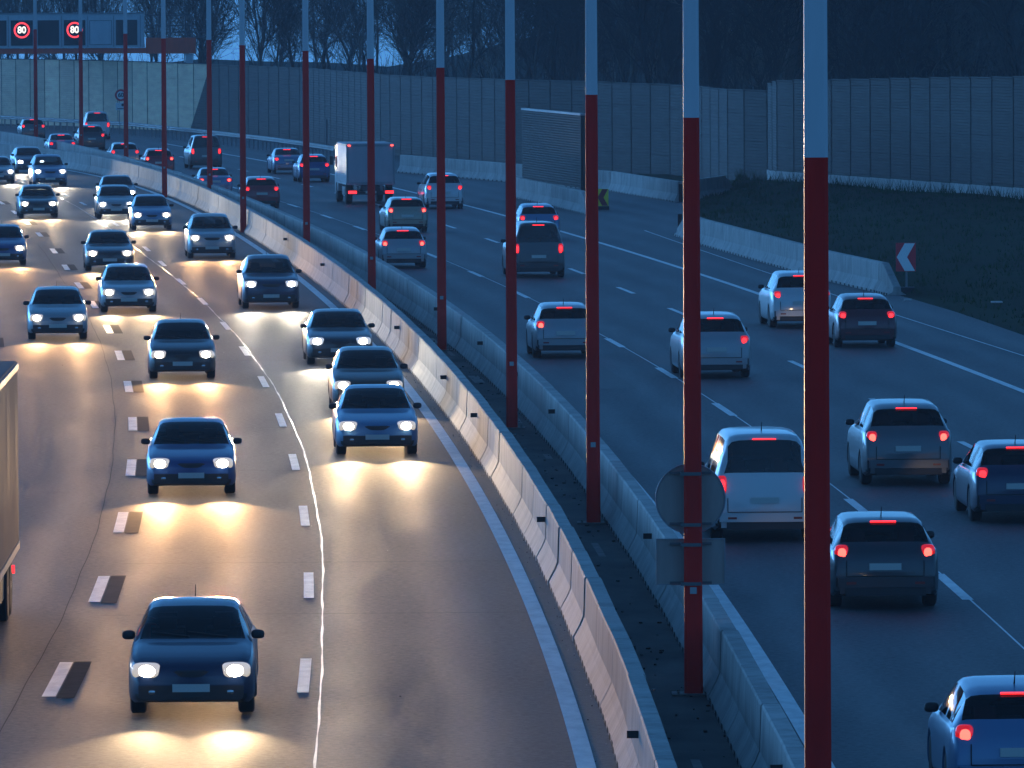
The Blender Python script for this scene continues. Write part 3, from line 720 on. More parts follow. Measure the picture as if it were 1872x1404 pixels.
p = atd(597,267,546); mb = MB(); mb.tube((0,0,0),(0,0,1.75),.07,.07,10); mb.lathe([(1.75,.075),(1.8,.06),(1.82,.01)],(0,0,0),'Z',10); o = mb.build('marker_post', M['galv'], None, 30); o.location = (p.x,p.y,0); tag(o, 'slim grey post standing in front of the dark noise wall', 'post')

# ------------------------------------------------------------------ text helper
def glyphs(txt, size, name, mt, parent, loc, rz=0, bold=.0, depth=.004, sx=1.0):
    cu = bpy.data.curves.new(name, 'FONT'); cu.body = txt; cu.size = size; cu.align_x = 'CENTER'; cu.align_y = 'CENTER'; cu.extrude = depth; cu.offset = bold
    to = bpy.data.objects.new(name, cu); COL.objects.link(to); bpy.context.view_layer.update()
    me = bpy.data.meshes.new_from_object(to.evaluated_get(bpy.context.evaluated_depsgraph_get())); bpy.data.objects.remove(to); me.materials.clear(); me.materials.append(mt)
    for v in me.vertices: v.co.x *= sx
    o = link(name, me, parent, loc); o.rotation_euler = (R(90), 0, rz); return o
def ring(r0_, r1_, y, k=48, depth=.006):
    mb = MB()
    for i in range(k):
        a, b = 2*math.pi*i/k, 2*math.pi*(i+1)/k; c = lambda r_, t, yy: (r_*math.cos(t), yy, r_*math.sin(t))
        mb.quad(c(r0_,a,y), c(r1_,a,y), c(r1_,b,y), c(r0_,b,y)); mb.quad(c(r1_,a,y), c(r1_,a,y+depth), c(r1_,b,y+depth), c(r1_,b,y)); mb.quad(c(r0_,a,y), c(r0_,b,y), c(r0_,b,y+depth), c(r0_,a,y+depth))
    return mb

# 60 sign by the painted-lit wall end
D = 598; p = atd(221,174,D); foot = p.copy(); o = empty('speed_limit_sign', (p.x, p.y, 0)); tag(o, 'round 60 speed limit sign with a small plate below, in front of the painted-lit wall', 'sign')
mb = MB(); mb.tube((-.12,.05,0),(-.12,.05,p.z+.4),.035,.035,10); mb.build('post', M['galv'], o)
mb = MB(); mb.lathe([(-.01,.44),(.01,.44)],(0,0,p.z),'Y',40); mb.build('plate', M['sign_white'], o)
r_ = ring(.30,.445,-.016).build('red_ring', M['sign_red'], o); r_.location = (0,0,p.z)
glyphs('60', .44, 'number', M['sign_dark'], o, (0,-.018,p.z), 0, .012)
mb = MB(); mb.box((-.02,0,p.z-.83),(.74,.02,.55)); mb.build('small_plate', M['sign_white'], o)
mb = MB(); mb.lathe([(-.016,.11),(-.012,.11)],(.14,0,p.z-.72),'Y',20); mb.box((-.02,-.014,p.z-1.0),(.5,.004,.06)); mb.build('symbol', M['sign_dark'], o)

# chevron boards
def chevron(name, lab, p, w, h, bgm, fgm, post_h):
    o = empty(name, (p.x,p.y,0)); tag(o, lab, 'sign', 'arrow boards'); z = p.z
    mb = MB(); mb.box((0,0,z),(w,.03,h)); mb.build('board', bgm, o)
    mb = MB(); y = -.019; t = .52*w
    for s in (-1, 1):
        a = [(-.46*w, 0), (-.46*w+t, 0), (.36*w+.10*w, s*h*.485), (.36*w+.10*w-t, s*h*.485)]
        mb.quad(*[(x_, y, z+z_) for x_, z_ in a])
        mb.quad(*[(x_, y+.003, z+z_) for x_, z_ in reversed(a)])
    mb.build('arrow', fgm, o, fix=False)
    mb = MB(); mb.tube((.02,.05,0),(.02,.05,z+h*.4),.035,.035,8); mb.build('post', M['galv'], o)
    mb = MB(); mb.box((.02,.05,.09),(.55,.4,.16)); mb.build('foot', M['black'], o)
    return o
pc = atd(1656,470,272); chevron('arrow_board', 'red board with a white arrow pointing left, beside the grass bank', pc, .67, .96, M['sign_red'], M['sign_white'], 0)
pc = atd(1102,361,379); chevron('arrow_board', 'yellow board with a dark red arrow pointing left, by the short screen', pc, .53, .80, M['sign_yellow'], M['sign_darkred'], 0)

# ------------------------------------------------------------------ sign gantry far left
D = 640; k = D/F; gx = lambda x: atd(x, 60, D).x; gz = lambda y: HC-(y+4)*k
o = empty('sign_gantry', (gx(350), D, 0)); tag(o, 'overhead gantry with an orange beam and dark display panels, two of them lit', 'gantry'); X_ = lambda x: gx(x)-gx(350)
def gbox(name, x0, x1, y0, y1, d0, d1, mt, par=o, bevel=0):
    mb = MB(); mb.box(((X_(x0)+X_(x1))/2, (d0+d1)/2, (gz(y0)+gz(y1))/2), (X_(x1)-X_(x0), d1-d0, gz(y0)-gz(y1))); return mb.build(name, mt, par)
cab = gbox('cabinet', -420, 263, 23, 86, 0, 1.0, M['gantry_grey'])
gbox('roof_edge', -421, 264, 21.5, 24, -.06, 1.06, M['galv'])
gbox('beam', -440, 266, 86.5, 96, .12, 1.1, M['gantry_orange']); gbox('beam_end', 266.2, 357, 68, 97, .1, 1.2, M['gantry_orange'])
for x0, x1, lit in ((-76,-37,0),(-27,12,0),(20,60,1),(69,108,0),(117,156,1),(212,251,0)):
    pn = gbox('display_panel', x0, x1, 35, 81, -.05, -.005, M['led_panel'])
    if lit:
        cx, cz = (X_(x0)+X_(x1))/2, gz(53); rr = ring(.50,.63,-.062, 56).build('lit_ring', M['led_red'], pn); rr.location = (cx,0,cz)
        glyphs('80', .74, 'lit_number', M['led_white'], pn, (cx,-.06,cz), 0, .02, .004, .92)
hatch = MB()
for a, b_ in (((164,36),(204,36)),((204,36),(204,80)),((164,80),(204,80)),((164,36),(164,80))): hatch.tube((X_(a[0]),-.01,gz(a[1])),(X_(b_[0]),-.01,gz(b_[1])),.022,.022,4)
hatch.build('hatch_frame', M['truss'], o)
for xx in (14.5, 64, 112, 160, 207, 256): gbox('mullion', xx, xx+1.2, 27, 84, -.03, -.002, M['galv'])
tr = MB()
for a, b_ in (((266,27),(350,27)),((266,58),(380,58)),((266,46),(350,46)),((350,24),(350,68)),((310,27),(310,68)),((290,27),(290,68)),((338,27),(338,68)),((380,58),(380,68)),((364,58),(364,68)),((350,68),(382,68))):
    for d_ in (.15, 1.1): tr.tube((X_(a[0]),d_,gz(a[1])),(X_(b_[0]),d_,gz(b_[1])),.055,.055,6)
tr.build('walkway_railing', M['truss'], o)
gbox('column', 339, 352, 97.4, 230, .3, .9, M['gantry_grey'])
gbox('lamp_housing', 335.5, 338.5, 98, 113, .3, .5, M['sign_white'])

# ------------------------------------------------------------------ bare trees behind the walls
def tree_meshes(seed, H=13.5, spread=1.0, twig_n=1.0):
    rn = random.Random(seed); wood = MB(); tw = MB()
    def branch(p, d, L, r, lvl):
        n = 4 if lvl < 2 else 3; pos = p.copy(); dr = d.copy(); seglen = L/n; rr = r
        for i in range(n):
            dr = (dr + Vector((rn.gauss(0,.13), rn.gauss(0,.13), .06 if lvl else 0))).normalized(); q_ = pos+dr*seglen; r2 = rr*(.80 if lvl else .86)
            (wood if lvl < 2 else tw).tube(pos, q_, rr, r2, 6 if lvl == 0 else (5 if lvl == 1 else 3), cap=False)
            if lvl < 4 and (i > 0 or lvl > 0):
                kids = {0: 4, 1: 3, 2: 3, 3: 3}[lvl]
                for _ in range(int(kids*twig_n) if lvl >= 2 else kids):
                    a = rn.uniform(0, 2*math.pi); side = dr.orthogonal().normalized(); side.rotate(Matrix.Rotation(a, 3, dr)); tilt = rn.uniform(.45,.95)
                    nd = (dr*math.cos(tilt)+side*math.sin(tilt)*spread + Vector((0,0,.18))).normalized()
                    LL = {0: rn.uniform(.30,.46)*H, 1: rn.uniform(1.3,2.8), 2: rn.uniform(.7,1.5), 3: rn.uniform(.35,.8)}[lvl]
                    if lvl == 0: LL *= 1.15-.13*i
                    branch(pos.lerp(q_, rn.random()), nd, LL, {0: r2*.42, 1: max(.02, r2*.5), 2: .017, 3: .012}[lvl], lvl+1)
            pos, rr = q_, r2
    branch(Vector((0,0,-.2)), Vector((rn.gauss(0,.05), rn.gauss(0,.05), 1)).normalized(), H*.92, rn.uniform(.13,.22), 0)
    return wood.mesh('trunk', M['bark'], 40, False), tw.mesh('crown', M['twig'], False, False)
TREES = [tree_meshes(100+i, H, sp, .72) for i, (H, sp) in enumerate(((13,1.0),(14.5,.8),(12,1.15),(15,.9),(11,1.1)))]
THIN = [tree_meshes(200+i, H, sp, .5) for i, (H, sp) in enumerate(((13,1.0),(14.5,.85),(12,1.15),(15,.95),(11,1.1)))]
rt_ = random.Random(21); LOOK = ['slender bare tree','tall forked bare tree','low spreading bare tree','tall straight bare tree','small bushy bare tree']
def gap_of(x):
    xs = [p[0] for p in POLE_PX]
    if x > xs[0]: return 'right of the nearest red pole'
    for i in range(12):
        if xs[i+1] < x <= xs[i]: return 'between the %s and %s red poles' % (ORD[i], ORD[i+1])
    return 'left of the last red pole'
spots = []
for x in range(-40, 1930, 62):
    for rw_ in range(4):
        xx = x+rt_.uniform(-32,32)
        if xx < 1330: D = interp([(0,690),(560,630),(930,560),(1330,470)], xx) + ((0,45,110,185)[rw_] if xx < 1000 else rw_*34) + rt_.uniform(0,26)
        else: D = 445 + rw_*30 + rt_.uniform(0,22)
        if rw_ == 3 and xx < 300: continue
        if 385 < xx < 480 and rw_ > 0: continue                     # a gap in the wood lets the sky through
        spots.append((xx, D))
for xx, D in spots:
    v = rt_.randrange(5); wood, tw = (THIN if xx < 1000 else TREES)[v]; p = atd(xx, 200, D); o = empty('bare_tree', (p.x, p.y, -.05), rt_.uniform(0, 6.28)); s = rt_.uniform(.85,1.2); o.scale = (s,s,s)
    link('trunk', wood, o); link('crown', tw, o); tag(o, '%s behind the wall, %s' % (LOOK[v], gap_of(xx)), 'tree', '%ss %s' % (LOOK[v], gap_of(xx)))
# leafless undergrowth that reads as one mass
th = MB(); rh = random.Random(5)
for _ in range(26000):
    xx = rh.uniform(-60, 1950)
    if xx < 1330: D = interp([(0,685),(560,622),(930,545),(1330,455)], xx) + rh.uniform(0,110)
    else: D = 430 + rh.uniform(0,120)
    dens = interp([(0,.12),(380,.10),(430,.06),(520,.10),(700,.16),(950,.18),(1300,.2),(1900,.25)], xx)
    if rh.random() > dens: continue
    p = atd(xx, 200, D); hgt = rh.uniform(3.5, interp([(0,6.6),(500,6.4),(800,7.2),(1100,7.9),(1900,8.3)], xx)); z0 = rh.uniform(.3, hgt*.75); l = rh.uniform(.9, 2.6)
    a = Vector((p.x, p.y, z0)); b = a+Vector((rh.gauss(0,.5), rh.gauss(0,.5), l)); r_ = rh.uniform(.012,.028); w = Vector((r_, 0, 0)); w2 = Vector((0, r_, 0))
    th.quad(a-w, a+w, b+w*.4, b-w*.4); th.quad(a-w2, a+w2, b+w2*.4, b-w2*.4)
tag(th.build('undergrowth', M['thicket'], fix=False), 'dense leafless undergrowth filling the wood behind the walls', 'undergrowth', kind='stuff')

# ------------------------------------------------------------------ vehicles
# side outline of each kind: length, half width, belt height, (distance from nose, height) of the top line, windscreen and rear window spans, belt line
KIND = {
 'sedan': dict(L=4.6, W=.90, belt=.93, top=[(0,.58),(.05,.68),(.3,.79),(.8,.89),(1.35,.97),(1.75,1.22),(2.15,1.40),(2.6,1.45),(3.2,1.41),(3.6,1.24),(3.95,1.06),(4.3,1.02),(4.52,.96),(4.6,.72)], ws=(1.38,2.12), rw=(3.28,3.92), sw=(1.75,3.6)),
 'hatchback': dict(L=4.15, W=.88, belt=.96, top=[(0,.58),(.05,.70),(.3,.83),(.7,.93),(1.12,1.01),(1.5,1.25),(1.9,1.44),(2.4,1.50),(3.2,1.46),(3.6,1.38),(3.85,1.14),(4.02,.96),(4.1,.85),(4.15,.62)], ws=(1.15,1.86), rw=(3.62,3.9), sw=(1.5,3.62)),
 'estate': dict(L=4.7, W=.90, belt=.95, top=[(0,.58),(.05,.69),(.3,.81),(.8,.90),(1.35,.98),(1.75,1.23),(2.15,1.42),(2.7,1.48),(3.8,1.46),(4.15,1.40),(4.42,1.12),(4.6,.96),(4.66,.86),(4.7,.62)], ws=(1.38,2.12), rw=(4.17,4.45), sw=(1.75,4.15)),
 'suv': dict(L=4.55, W=.93, belt=1.08, top=[(0,.66),(.05,.82),(.3,.96),(.7,1.04),(1.2,1.12),(1.55,1.36),(1.92,1.58),(2.4,1.68),(3.6,1.65),(4.05,1.56),(4.28,1.26),(4.46,1.06),(4.52,.9),(4.55,.66)], ws=(1.22,1.9), rw=(4.07,4.32), sw=(1.55,4.02)),
 'van': dict(L=4.95, W=.97, belt=1.14, top=[(0,.66),(.05,.84),(.3,1.03),(.6,1.14),(.95,1.26),(1.35,1.58),(1.75,1.86),(2.2,1.97),(3.6,1.99),(4.6,1.96),(4.78,1.88),(4.88,1.3),(4.93,.9),(4.95,.6)], ws=(.97,1.72), rw=(4.79,4.885), sw=(1.35,4.5)),
}
def car_meshes(kind):
    K = KIND[kind]; L, Wd, belt = K['L'], K['W'], K['belt']; f0, f1 = .86, L-.84; ar, az, zl0 = .365, .33, .20
    st = sorted(set([0, .02, .05, .1, .18, .3, L-.02, L-.05, L-.1, L-.2, L-.32, *K['ws'], *K['rw'], *K['sw']] + [f+ar*math.cos(t) for f in (f0, f1) for t in [math.pi*i/8 for i in range(9)]] + [i*.14 for i in range(1, int(L/.14))]))
    keep = [st[0]]
    must = set([0, L-.02, *K['ws'], *K['rw'], *K['sw']])
    for u in st[1:]:
        if u-keep[-1] > .018 or u in must: keep.append(u)
    st = keep + ([L] if keep[-1] < L else [])
    mid = (K['sw'][0]+K['sw'][1])/2
    def sec(u):
        zt = smooth_interp(K['top'], u); zl = zl0 + .05*max(0, 1-u/.25) + .10*max(0, 1-(L-u)/.35)
        for f in (f0, f1):
            if abs(u-f) < ar: zl = max(zl, az+math.sqrt(ar*ar-(u-f)**2))
        e = 1 - .17*max(0, 1-u/.55)**2.2 - .10*max(0, 1-(L-u)/.5)**2.2; w = Wd*e
        zb = min(belt + .03*(u/L), zt-.045); g_ = max(0, min(1, (zt-zb)/.42)); zm = max(zl+.05, .52 if u > .1 else .45)
        zm = min(zm, zb-.06); sh = max(zl+.02, min(.34, zm-.03))
        pts_ = [(0, zl), (w*.55, zl), (w*.93, zl), (w*.985, zl+.35*(sh-zl)), (w*1.0, sh+.0), (w*1.0, zm), (w*.99, zm+.55*(zb-zm)), (w*.965, zb-.035), (w*.945, zb),
                (w*(.925-.01*g_), zb+.07*(zt-zb)), (w*(.90-.07*g_), zb+.45*(zt-zb)), (w*(.86-.14*g_), zb+.83*(zt-zb)), (w*(.80-.16*g_), zb+.945*(zt-zb)), (w*(.62-.12*g_), zb+.985*(zt-zb)), (w*.30, zt-.003), (0, zt)]
        return pts_
    secs = [sec(u) for u in st]; nq = len(secs[0])
    body, glass = MB(), {'windscreen': MB(), 'rear_window': MB(), 'side_window': MB(), 'side_window2': MB()}
    for i in range(len(st)-1):
        u0_, u1_ = st[i], st[i+1]; um = (u0_+u1_)/2
        for s in (-1, 1):
            for j in range(nq-1):
                P = [(s*secs[a][b_][0], L/2-st[a], secs[a][b_][1]) for a, b_ in ((i,j),(i+1,j),(i+1,j+1),(i,j+1))]
                if s < 0: P.reverse()
                tgt = body; mi = 0
                if K['ws'][0]-1e-6 <= um <= K['ws'][1]+1e-6 and j >= 11: tgt = glass['windscreen']
                elif K['rw'][0]-1e-6 <= um <= K['rw'][1]+1e-6 and j >= 11: tgt = glass['rear_window']
                elif K['sw'][0]-1e-6 <= um <= K['sw'][1]+1e-6 and 9 <= j <= 10 and abs(um-mid) > .06 and not (kind == 'van' and um > 2.4 and False): tgt = glass['side_window' if s < 0 else 'side_window2']
                elif j <= 1 or (j <= 3 and (um < .12 or um > L-.12)): mi = 1
                tgt.quad(*P, mi)
    for u_i, rev in ((0, False), (-1, True)):
        S_ = secs[u_i]; yy = L/2-st[u_i]; n = len(body.v)
        for s in (-1, 1):
            for j in range(nq-1):
                q_ = [(0, yy, S_[j][1]), (s*S_[j][0], yy, S_[j][1]), (s*S_[j+1][0], yy, S_[j+1][1]), (0, yy, S_[j+1][1])]
                body.quad(*q_, 1 if S_[j][1] < .42 else 0)
    out = {'body': body.mesh('body', [PAINT['grey'], M['trim']], 38)}
    for k_, g_ in glass.items(): out[k_] = g_.mesh('glass', M['glass'], 50)
    def blob(c, r_, rot=None, pw=.6):
        mb = MB(); nu, nv = 16, 9; sg = lambda t, p: math.copysign(abs(t)**p, t); ring_ = []
        for a in range(nv+1):
            ph = -math.pi/2+math.pi*a/nv; rr = []
            for b_ in range(nu):
                t = 2*math.pi*b_/nu; v = Vector((r_[0]*sg(math.cos(ph),pw)*sg(math.cos(t),pw), r_[1]*sg(math.cos(ph),pw)*sg(math.sin(t),pw), r_[2]*sg(math.sin(ph),pw)))
                if rot: v = rot @ v
                rr.append((c[0]+v.x, c[1]+v.y, c[2]+v.z))
            ring_.append(rr)
        mb.loft(ring_); return mb
    big = kind in ('suv', 'van'); hz = {'suv': .80, 'van': .86}.get(kind, .655); hx = Wd*.70; tz = {'sedan': .84, 'hatchback': .90, 'estate': .92, 'suv': .98, 'van': 1.02}[kind]
    for s, nm in ((-1,'l'),(1,'r')):
        out['headlight_'+nm] = blob((s*hx, L/2-.14, hz), (.205,.15,.115), Matrix.Rotation(-s*.32, 3, 'Z')).mesh('headlight', M['lens_warm'], True); yb_ = L/2-.14+.135; bb = blob((s*hx, yb_-.01, hz), (.125,.05,.085), Matrix.Rotation(-s*.32, 3, 'Z'), .9); out['bulb_'+nm] = bb.mesh('bulb', M['hl_warm'], True)
        tr_ = (.13,.10,.10) if kind == 'sedan' else ((.10,.09,.20) if kind in ('van',) else (.115,.10,.135))
        tx = Wd*.90-tr_[0]*.95
        out['tail_light_'+nm] = blob((s*tx, -L/2+{'sedan': .10,'hatchback': .17,'estate': .16,'suv': .15,'van': .10}[kind], tz), tr_, Matrix.Rotation(s*.25, 3, 'Z')).mesh('tail_light', M['tl_lens'], True); yt_ = -L/2+{'sedan': .10,'hatchback': .17,'estate': .16,'suv': .15,'van': .10}[kind]-.085; bb = blob((s*tx, yt_, tz), (tr_[0]*.60,.03,tr_[2]*.62), Matrix.Rotation(s*.25, 3, 'Z'), .8); out['tail_bulb_'+nm] = bb.mesh('bulb', M['tl'], True)
        out['fog_light_'+nm] = blob((s*Wd*.62, L/2-.045, .36), (.07,.05,.045)).mesh('fog_light', M['chrome'], True)
        mm_ = blob((s*(Wd+.03), L/2-K['sw'][0]-.12, belt+.08), (.095,.06,.065), None, .7); out['mirror_'+nm] = mm_.mesh('mirror', M['trim'], True)
    def strip(yf, z0, z1, w0, w1, d=.03):
        mb = MB(); n = 10; secs_ = []
        for i_ in range(n+1):
            t = -1+2*i_/n; x_ = (w0+(w1-w0)*.5)*t; bow = .13*abs(t)**2.4; secs_.append([(x_, yf-bow, z0), (x_, yf-bow+d, z0+.02), (x_, yf-bow+d, z1-.02), (x_, yf-bow, z1)])
        mb.loft(secs_); return mb
    out['grille'] = strip(L/2-.02, hz-.10, hz+.01, Wd*.50, Wd*.50).mesh('grille', M['trim'], 30)
    out['lower_intake'] = strip(L/2-.012, .265, .40, Wd*.66, Wd*.66).mesh('lower_intake', M['trim'], 30)
    wpm = MB(); wy = L/2-K['ws'][0]; wzz = smooth_interp(K['top'], K['ws'][0])+.015
    for a_, b_ in ((-.55,.08),(.05,.62)): wpm.tube((a_*Wd, wy-.04, wzz+.012), (b_*Wd, wy-.12, wzz+.075), .009, .006, 4)
    out['wipers'] = wpm.mesh('wipers', M['trim'])
    # tailgate shut lines, lower trim with reflectors, third brake lamp
    zt_ = smooth_interp(K['top'], K['rw'][0]); tb = MB(); tb.box((0, L/2-K['rw'][0]-(.015 if kind != 'sedan' else .09), zt_+(.012 if kind != 'sedan' else -.03)), (.42,.05,.022)); out['brake_lamp'] = tb.mesh('brake_lamp', M['tl'])
    lt_ = MB(); lt_.box((0, -L/2-.055, .30), (Wd*1.45,.07,.13)); out['lower_trim'] = lt_.mesh('lower_trim', M['trim'])
    
    for s_, nm_ in ((-1,'l'),(1,'r')): rf_ = MB(); rf_.box((s_*Wd*.62, -L/2-.082, .44),(.16,.012,.04)); out['reflector_'+nm_] = rf_.mesh('reflector', M['red_off'])
    sl_ = MB(); zl_ = .545; out_w = Wd*.70
    sl_.box((0, -L/2-.012, zl_), (out_w*2,.012,.014)); sl_.box((-out_w, -L/2-.006, zl_+.13), (.014,.014,.26)); sl_.box((out_w, -L/2-.006, zl_+.13), (.014,.014,.26)); out['shut_line'] = sl_.mesh('shut_line', M['slot'])
    an_ = MB(); an_.tube((0, -L/2+1.0, smooth_interp(K['top'], L-1.0)-.02), (0, -L/2+.86, smooth_interp(K['top'], L-1.0)+.16), .012, .005, 5); out['aerial'] = an_.mesh('aerial', M['trim'])
    pl = MB(); pl.box((0, L/2+.026, .42), (.52,.012,.11)); out['front_plate'] = pl.mesh('number_plate', M['plate'])
    pl = MB(); pl.box((0, -L/2-.012, {'sedan': .78}.get(kind, .70 if not big else .76)), (.52,.012,.11)); out['rear_plate'] = pl.mesh('number_plate', M['plate'])
    bp = MB(); bp.box((0, -L/2-.03, .45), (Wd*1.72,.10,.16)); bp.box((0,-L/2+.02,.32),(Wd*1.66,.12,.12)); out['rear_bumper'] = bp.mesh('rear_bumper', [PAINT['grey']])
    wp = MB(); wp.lathe([(-.11,.20),(-.11,.29),(-.085,.325),(.085,.325),(.11,.29),(.11,.20)], (0,0,0), 'X', 24); out['tyre'] = wp.mesh('wheel', M['tyre'], 40)
    rm = MB(); rm.lathe([(-.05,.205),(.07,.205),(.085,.19),(.05,.16),(.055,.05),(.06,.01)], (0,0,0), 'X', 20)
    for k_ in range(5): rm.box((.068, .11*math.cos(k_*1.257), .11*math.sin(k_*1.257)), (.02,.05,.2), 0, Matrix.Rotation(k_*1.257+math.pi/2, 3, 'X'))
    out['rim'] = rm.mesh('rim', M['rim'], 40)
    fl = K['ws'][0]; se = MB(); zs_ = .52 if not big else .70
    def seat(mb, x_, u_, w_=.24):
        y_ = L/2-u_; mb.box((x_, y_, zs_-.06),(w_*2,.5,.16)); mb.box((x_, y_-.27, zs_+.22),(w_*1.9,.13,.56), 0, Matrix.Rotation(-.2, 3, 'X')); mb.box((x_, y_-.34, zs_+.60),(w_*1.0,.09,.18), 0, Matrix.Rotation(-.1, 3, 'X'))
    for nm_, x_, u_ in (('l',-.38,fl+1.15),('r',.38,fl+1.15)): mb = MB(); seat(mb, x_, u_); out['seat_'+nm_] = mb.mesh('seat', M['seat'])
    mb = MB(); seat(mb, -.40, fl+2.05, .26); seat(mb, .40, fl+2.05, .26); out['rear_seat'] = mb.mesh('rear_seat', M['seat'])
    mb = MB(); mb.box((0, L/2-fl-.38, belt-.14),(Wd*1.66,.55,.16)); mb.box((0,L/2-fl-1.6,.30),(Wd*1.6,2.6,.04)); out['dashboard'] = mb.mesh('dashboard', M['dash'])
    mb = MB(); cc = Vector((.38, L/2-fl-.78, zs_+.26))
    for i_ in range(14):
        a_, b_ = 2*math.pi*i_/14, 2*math.pi*(i_+1)/14; f_ = lambda t: cc+Vector((.18*math.cos(t), -.07*math.sin(t), .17*math.sin(t))); mb.tube(f_(a_), f_(b_), .016, .016, 5, cap=False)
    out['steering_wheel'] = mb.mesh('steering_wheel', M['dash'])
    out['meta'] = (L, Wd, f0, f1, hx, hz)
    return out
CARS = {k_: car_meshes(k_) for k_ in KIND}
def recol(o, mt, slot=0): o.material_slots[slot].link = 'OBJECT'; o.material_slots[slot].material = mt
LAMP = {}
def lamp_data(col, e, size=34, away=False):
    key = (col, e, size, away)
    if key not in LAMP:
        l = bpy.data.lights.new('headlight_beam', 'SPOT'); l.energy = e; l.color = col; l.spot_size = R(size); l.spot_blend = 1.0; l.shadow_soft_size = .07; LAMP[key] = l
        if not away:                                              # a dipped beam is shaped to carry along the road: slower falloff than a bare bulb
            l.use_nodes = True; n_ = l.node_tree; em = n_.nodes['Emission']; q_ = n_.nodes.new('ShaderNodeLightFalloff'); q_.inputs[0].default_value = 1.0
            w_ = n_.nodes.new('ShaderNodeLightFalloff'); w_.inputs[0].default_value = .07; ad = n_.nodes.new('ShaderNodeMath'); ad.operation = 'ADD'
            n_.links.new(q_.outputs['Quadratic'], ad.inputs[0]); n_.links.new(w_.outputs['Linear'], ad.inputs[1]); n_.links.new(ad.outputs[0], em.inputs['Strength'])
    return LAMP[key]
WARM, WHITE, AMBERISH = (1,.68,.36), (1,.86,.64), (1,.54,.22)
E_ON = 1150.0; E_AWAY = 350.0
def car(kind, x, yg, away, colr, label, group, hl='warm', hot=False, beam=1.0, dx=0.0, amber=None):
    """x, yg: photo pixel of the road under the lamps that face the camera"""
    MS = CARS[kind]; L, Wd, f0, f1, hx, hz = MS['meta']; p = at(x, yg); fn = XA if away else X2; s = slope(fn, p.y); t = Vector((s, 1, 0)).normalized()
    c = p + t*(L/2 - .1); ang = -math.atan(s) + (0 if away else math.pi)
    o = empty({'suv': 'tall_car', 'van': 'van', 'estate': 'estate_car', 'hatchback': 'hatchback_car', 'sedan': 'saloon_car'}[kind], (c.x+dx, c.y, .003), ang); tag(o, label, 'van' if kind == 'van' else 'car', group)
    P = PAINT[colr]
    b = link('body', MS['body'], o); recol(b, P)
    for k_ in ('windscreen', 'rear_window'): link(k_, MS[k_], o)
    link('side_window', MS['side_window'], o); link('side_window', MS['side_window2'], o)
    hm_ = M['lens_warm'] if hl != 'white' else M['lens_white']; off_gl = M['chrome']
    for q_ in 'lr':
        h_ = link('headlight', MS['headlight_'+q_], o); recol(h_, hm_)
        tl_ = link('tail_light', MS['tail_light_'+q_], o)
        if not away:
            recol(tl_, M['red_off']); bb_ = link('bulb', MS['bulb_'+q_], h_); recol(bb_, M['hl_white'] if hl == 'white' else M['hl_warm'])
        else:
            recol(h_, M['chrome']); bb_ = link('bulb', MS['tail_bulb_'+q_], tl_)
            if hot: recol(bb_, M['tl_hot'])
            if amber == q_: recol(bb_, M['amber']); recol(tl_, M['blinker'])
        link('mirror', MS['mirror_'+q_], o)
        if not away: link('fog_light', MS['fog_light_'+q_], o)
    link('aerial', MS['aerial'], o)
    if p.y < 330:
        link('seat', MS['seat_l'], o); link('seat', MS['seat_r'], o); link('rear_seat', MS['rear_seat'], o); link('dashboard', MS['dashboard'], o)
        sw_ = link('steering_wheel', MS['steering_wheel'], o); sw_.location.x = -.76
    if not away:
        for k_ in ('grille', 'lower_intake', 'wipers'): link(k_, MS[k_], o)
        link('number_plate', MS['front_plate'], o)
    else:
        link('number_plate', MS['rear_plate'], o); [link(k_.split('_l')[0] if k_ == 'reflector_l' else ('reflector' if k_ == 'reflector_r' else k_), MS[k_], o) for k_ in ('brake_lamp', 'lower_trim', 'reflector_l', 'reflector_r', 'shut_line')]; rb_ = link('rear_bumper', MS['rear_bumper'], o); recol(rb_, P)
    for sx in (-1, 1):
        for f in (f0, f1):
            w_ = link('wheel', MS['tyre'], o, (sx*(Wd-.125), L/2-f, .325)); r_ = link('rim', MS['rim'], w_, (sx*.025, 0, 0)); 
            if sx < 0: r_.rotation_euler = (0,0,math.pi)
    col_ = {'warm': WARM, 'white': WHITE, 'amber': AMBERISH}[hl]
    e = (E_AWAY if away else E_ON)*beam
    if e > 0:
        for sx in (-1, 1):
            lo_ = bpy.data.objects.new('headlight_beam', lamp_data(col_, round(e, 1), 14 if away else 34, away)); COL.objects.link(lo_); lo_.parent = o; lo_.location = (sx*hx, L/2+.06, hz); lo_.rotation_euler = (R(90-(6.0 if away else 4.5)), 0, 0)
    return o
IN, OUT = 'cars driving towards the camera', 'cars driving away from the camera'
car('hatchback', 350, 1312, False, 'navy', 'dark blue hatchback at the bottom left, nearest of the oncoming cars', IN, 'warm', beam=.6)
car('sedan', 350, 907, False, 'blue', 'bright blue saloon, second oncoming car in the middle lane', IN, 'amber', beam=1.3)
car('hatchback', 334, 694, False, 'black', 'black hatchback ahead of the bright blue saloon in the middle lane', IN, 'amber')
car('hatchback', 106, 622, False, 'silver', 'silver hatchback alone in the left lane beside the dashed line', IN, 'amber')
car('estate', 236, 572, False, 'silver', 'silver estate car close in front of another oncoming car in the middle lane', IN, 'warm')
car('sedan', 201, 496, False, 'charcoal', 'charcoal saloon tailing the silver estate car', IN, 'amber')
car('suv', 388, 473, False, 'silver', 'pale silver tall car beside the lit barrier, warm glow on the road in front', IN, 'amber')
car('suv', 496, 565, False, 'navy', 'navy tall car in the lane next to the lit median barrier', IN, 'white')
car('sedan', 622, 668, False, 'charcoal', 'charcoal saloon following two others close to the median barrier', IN, 'white')
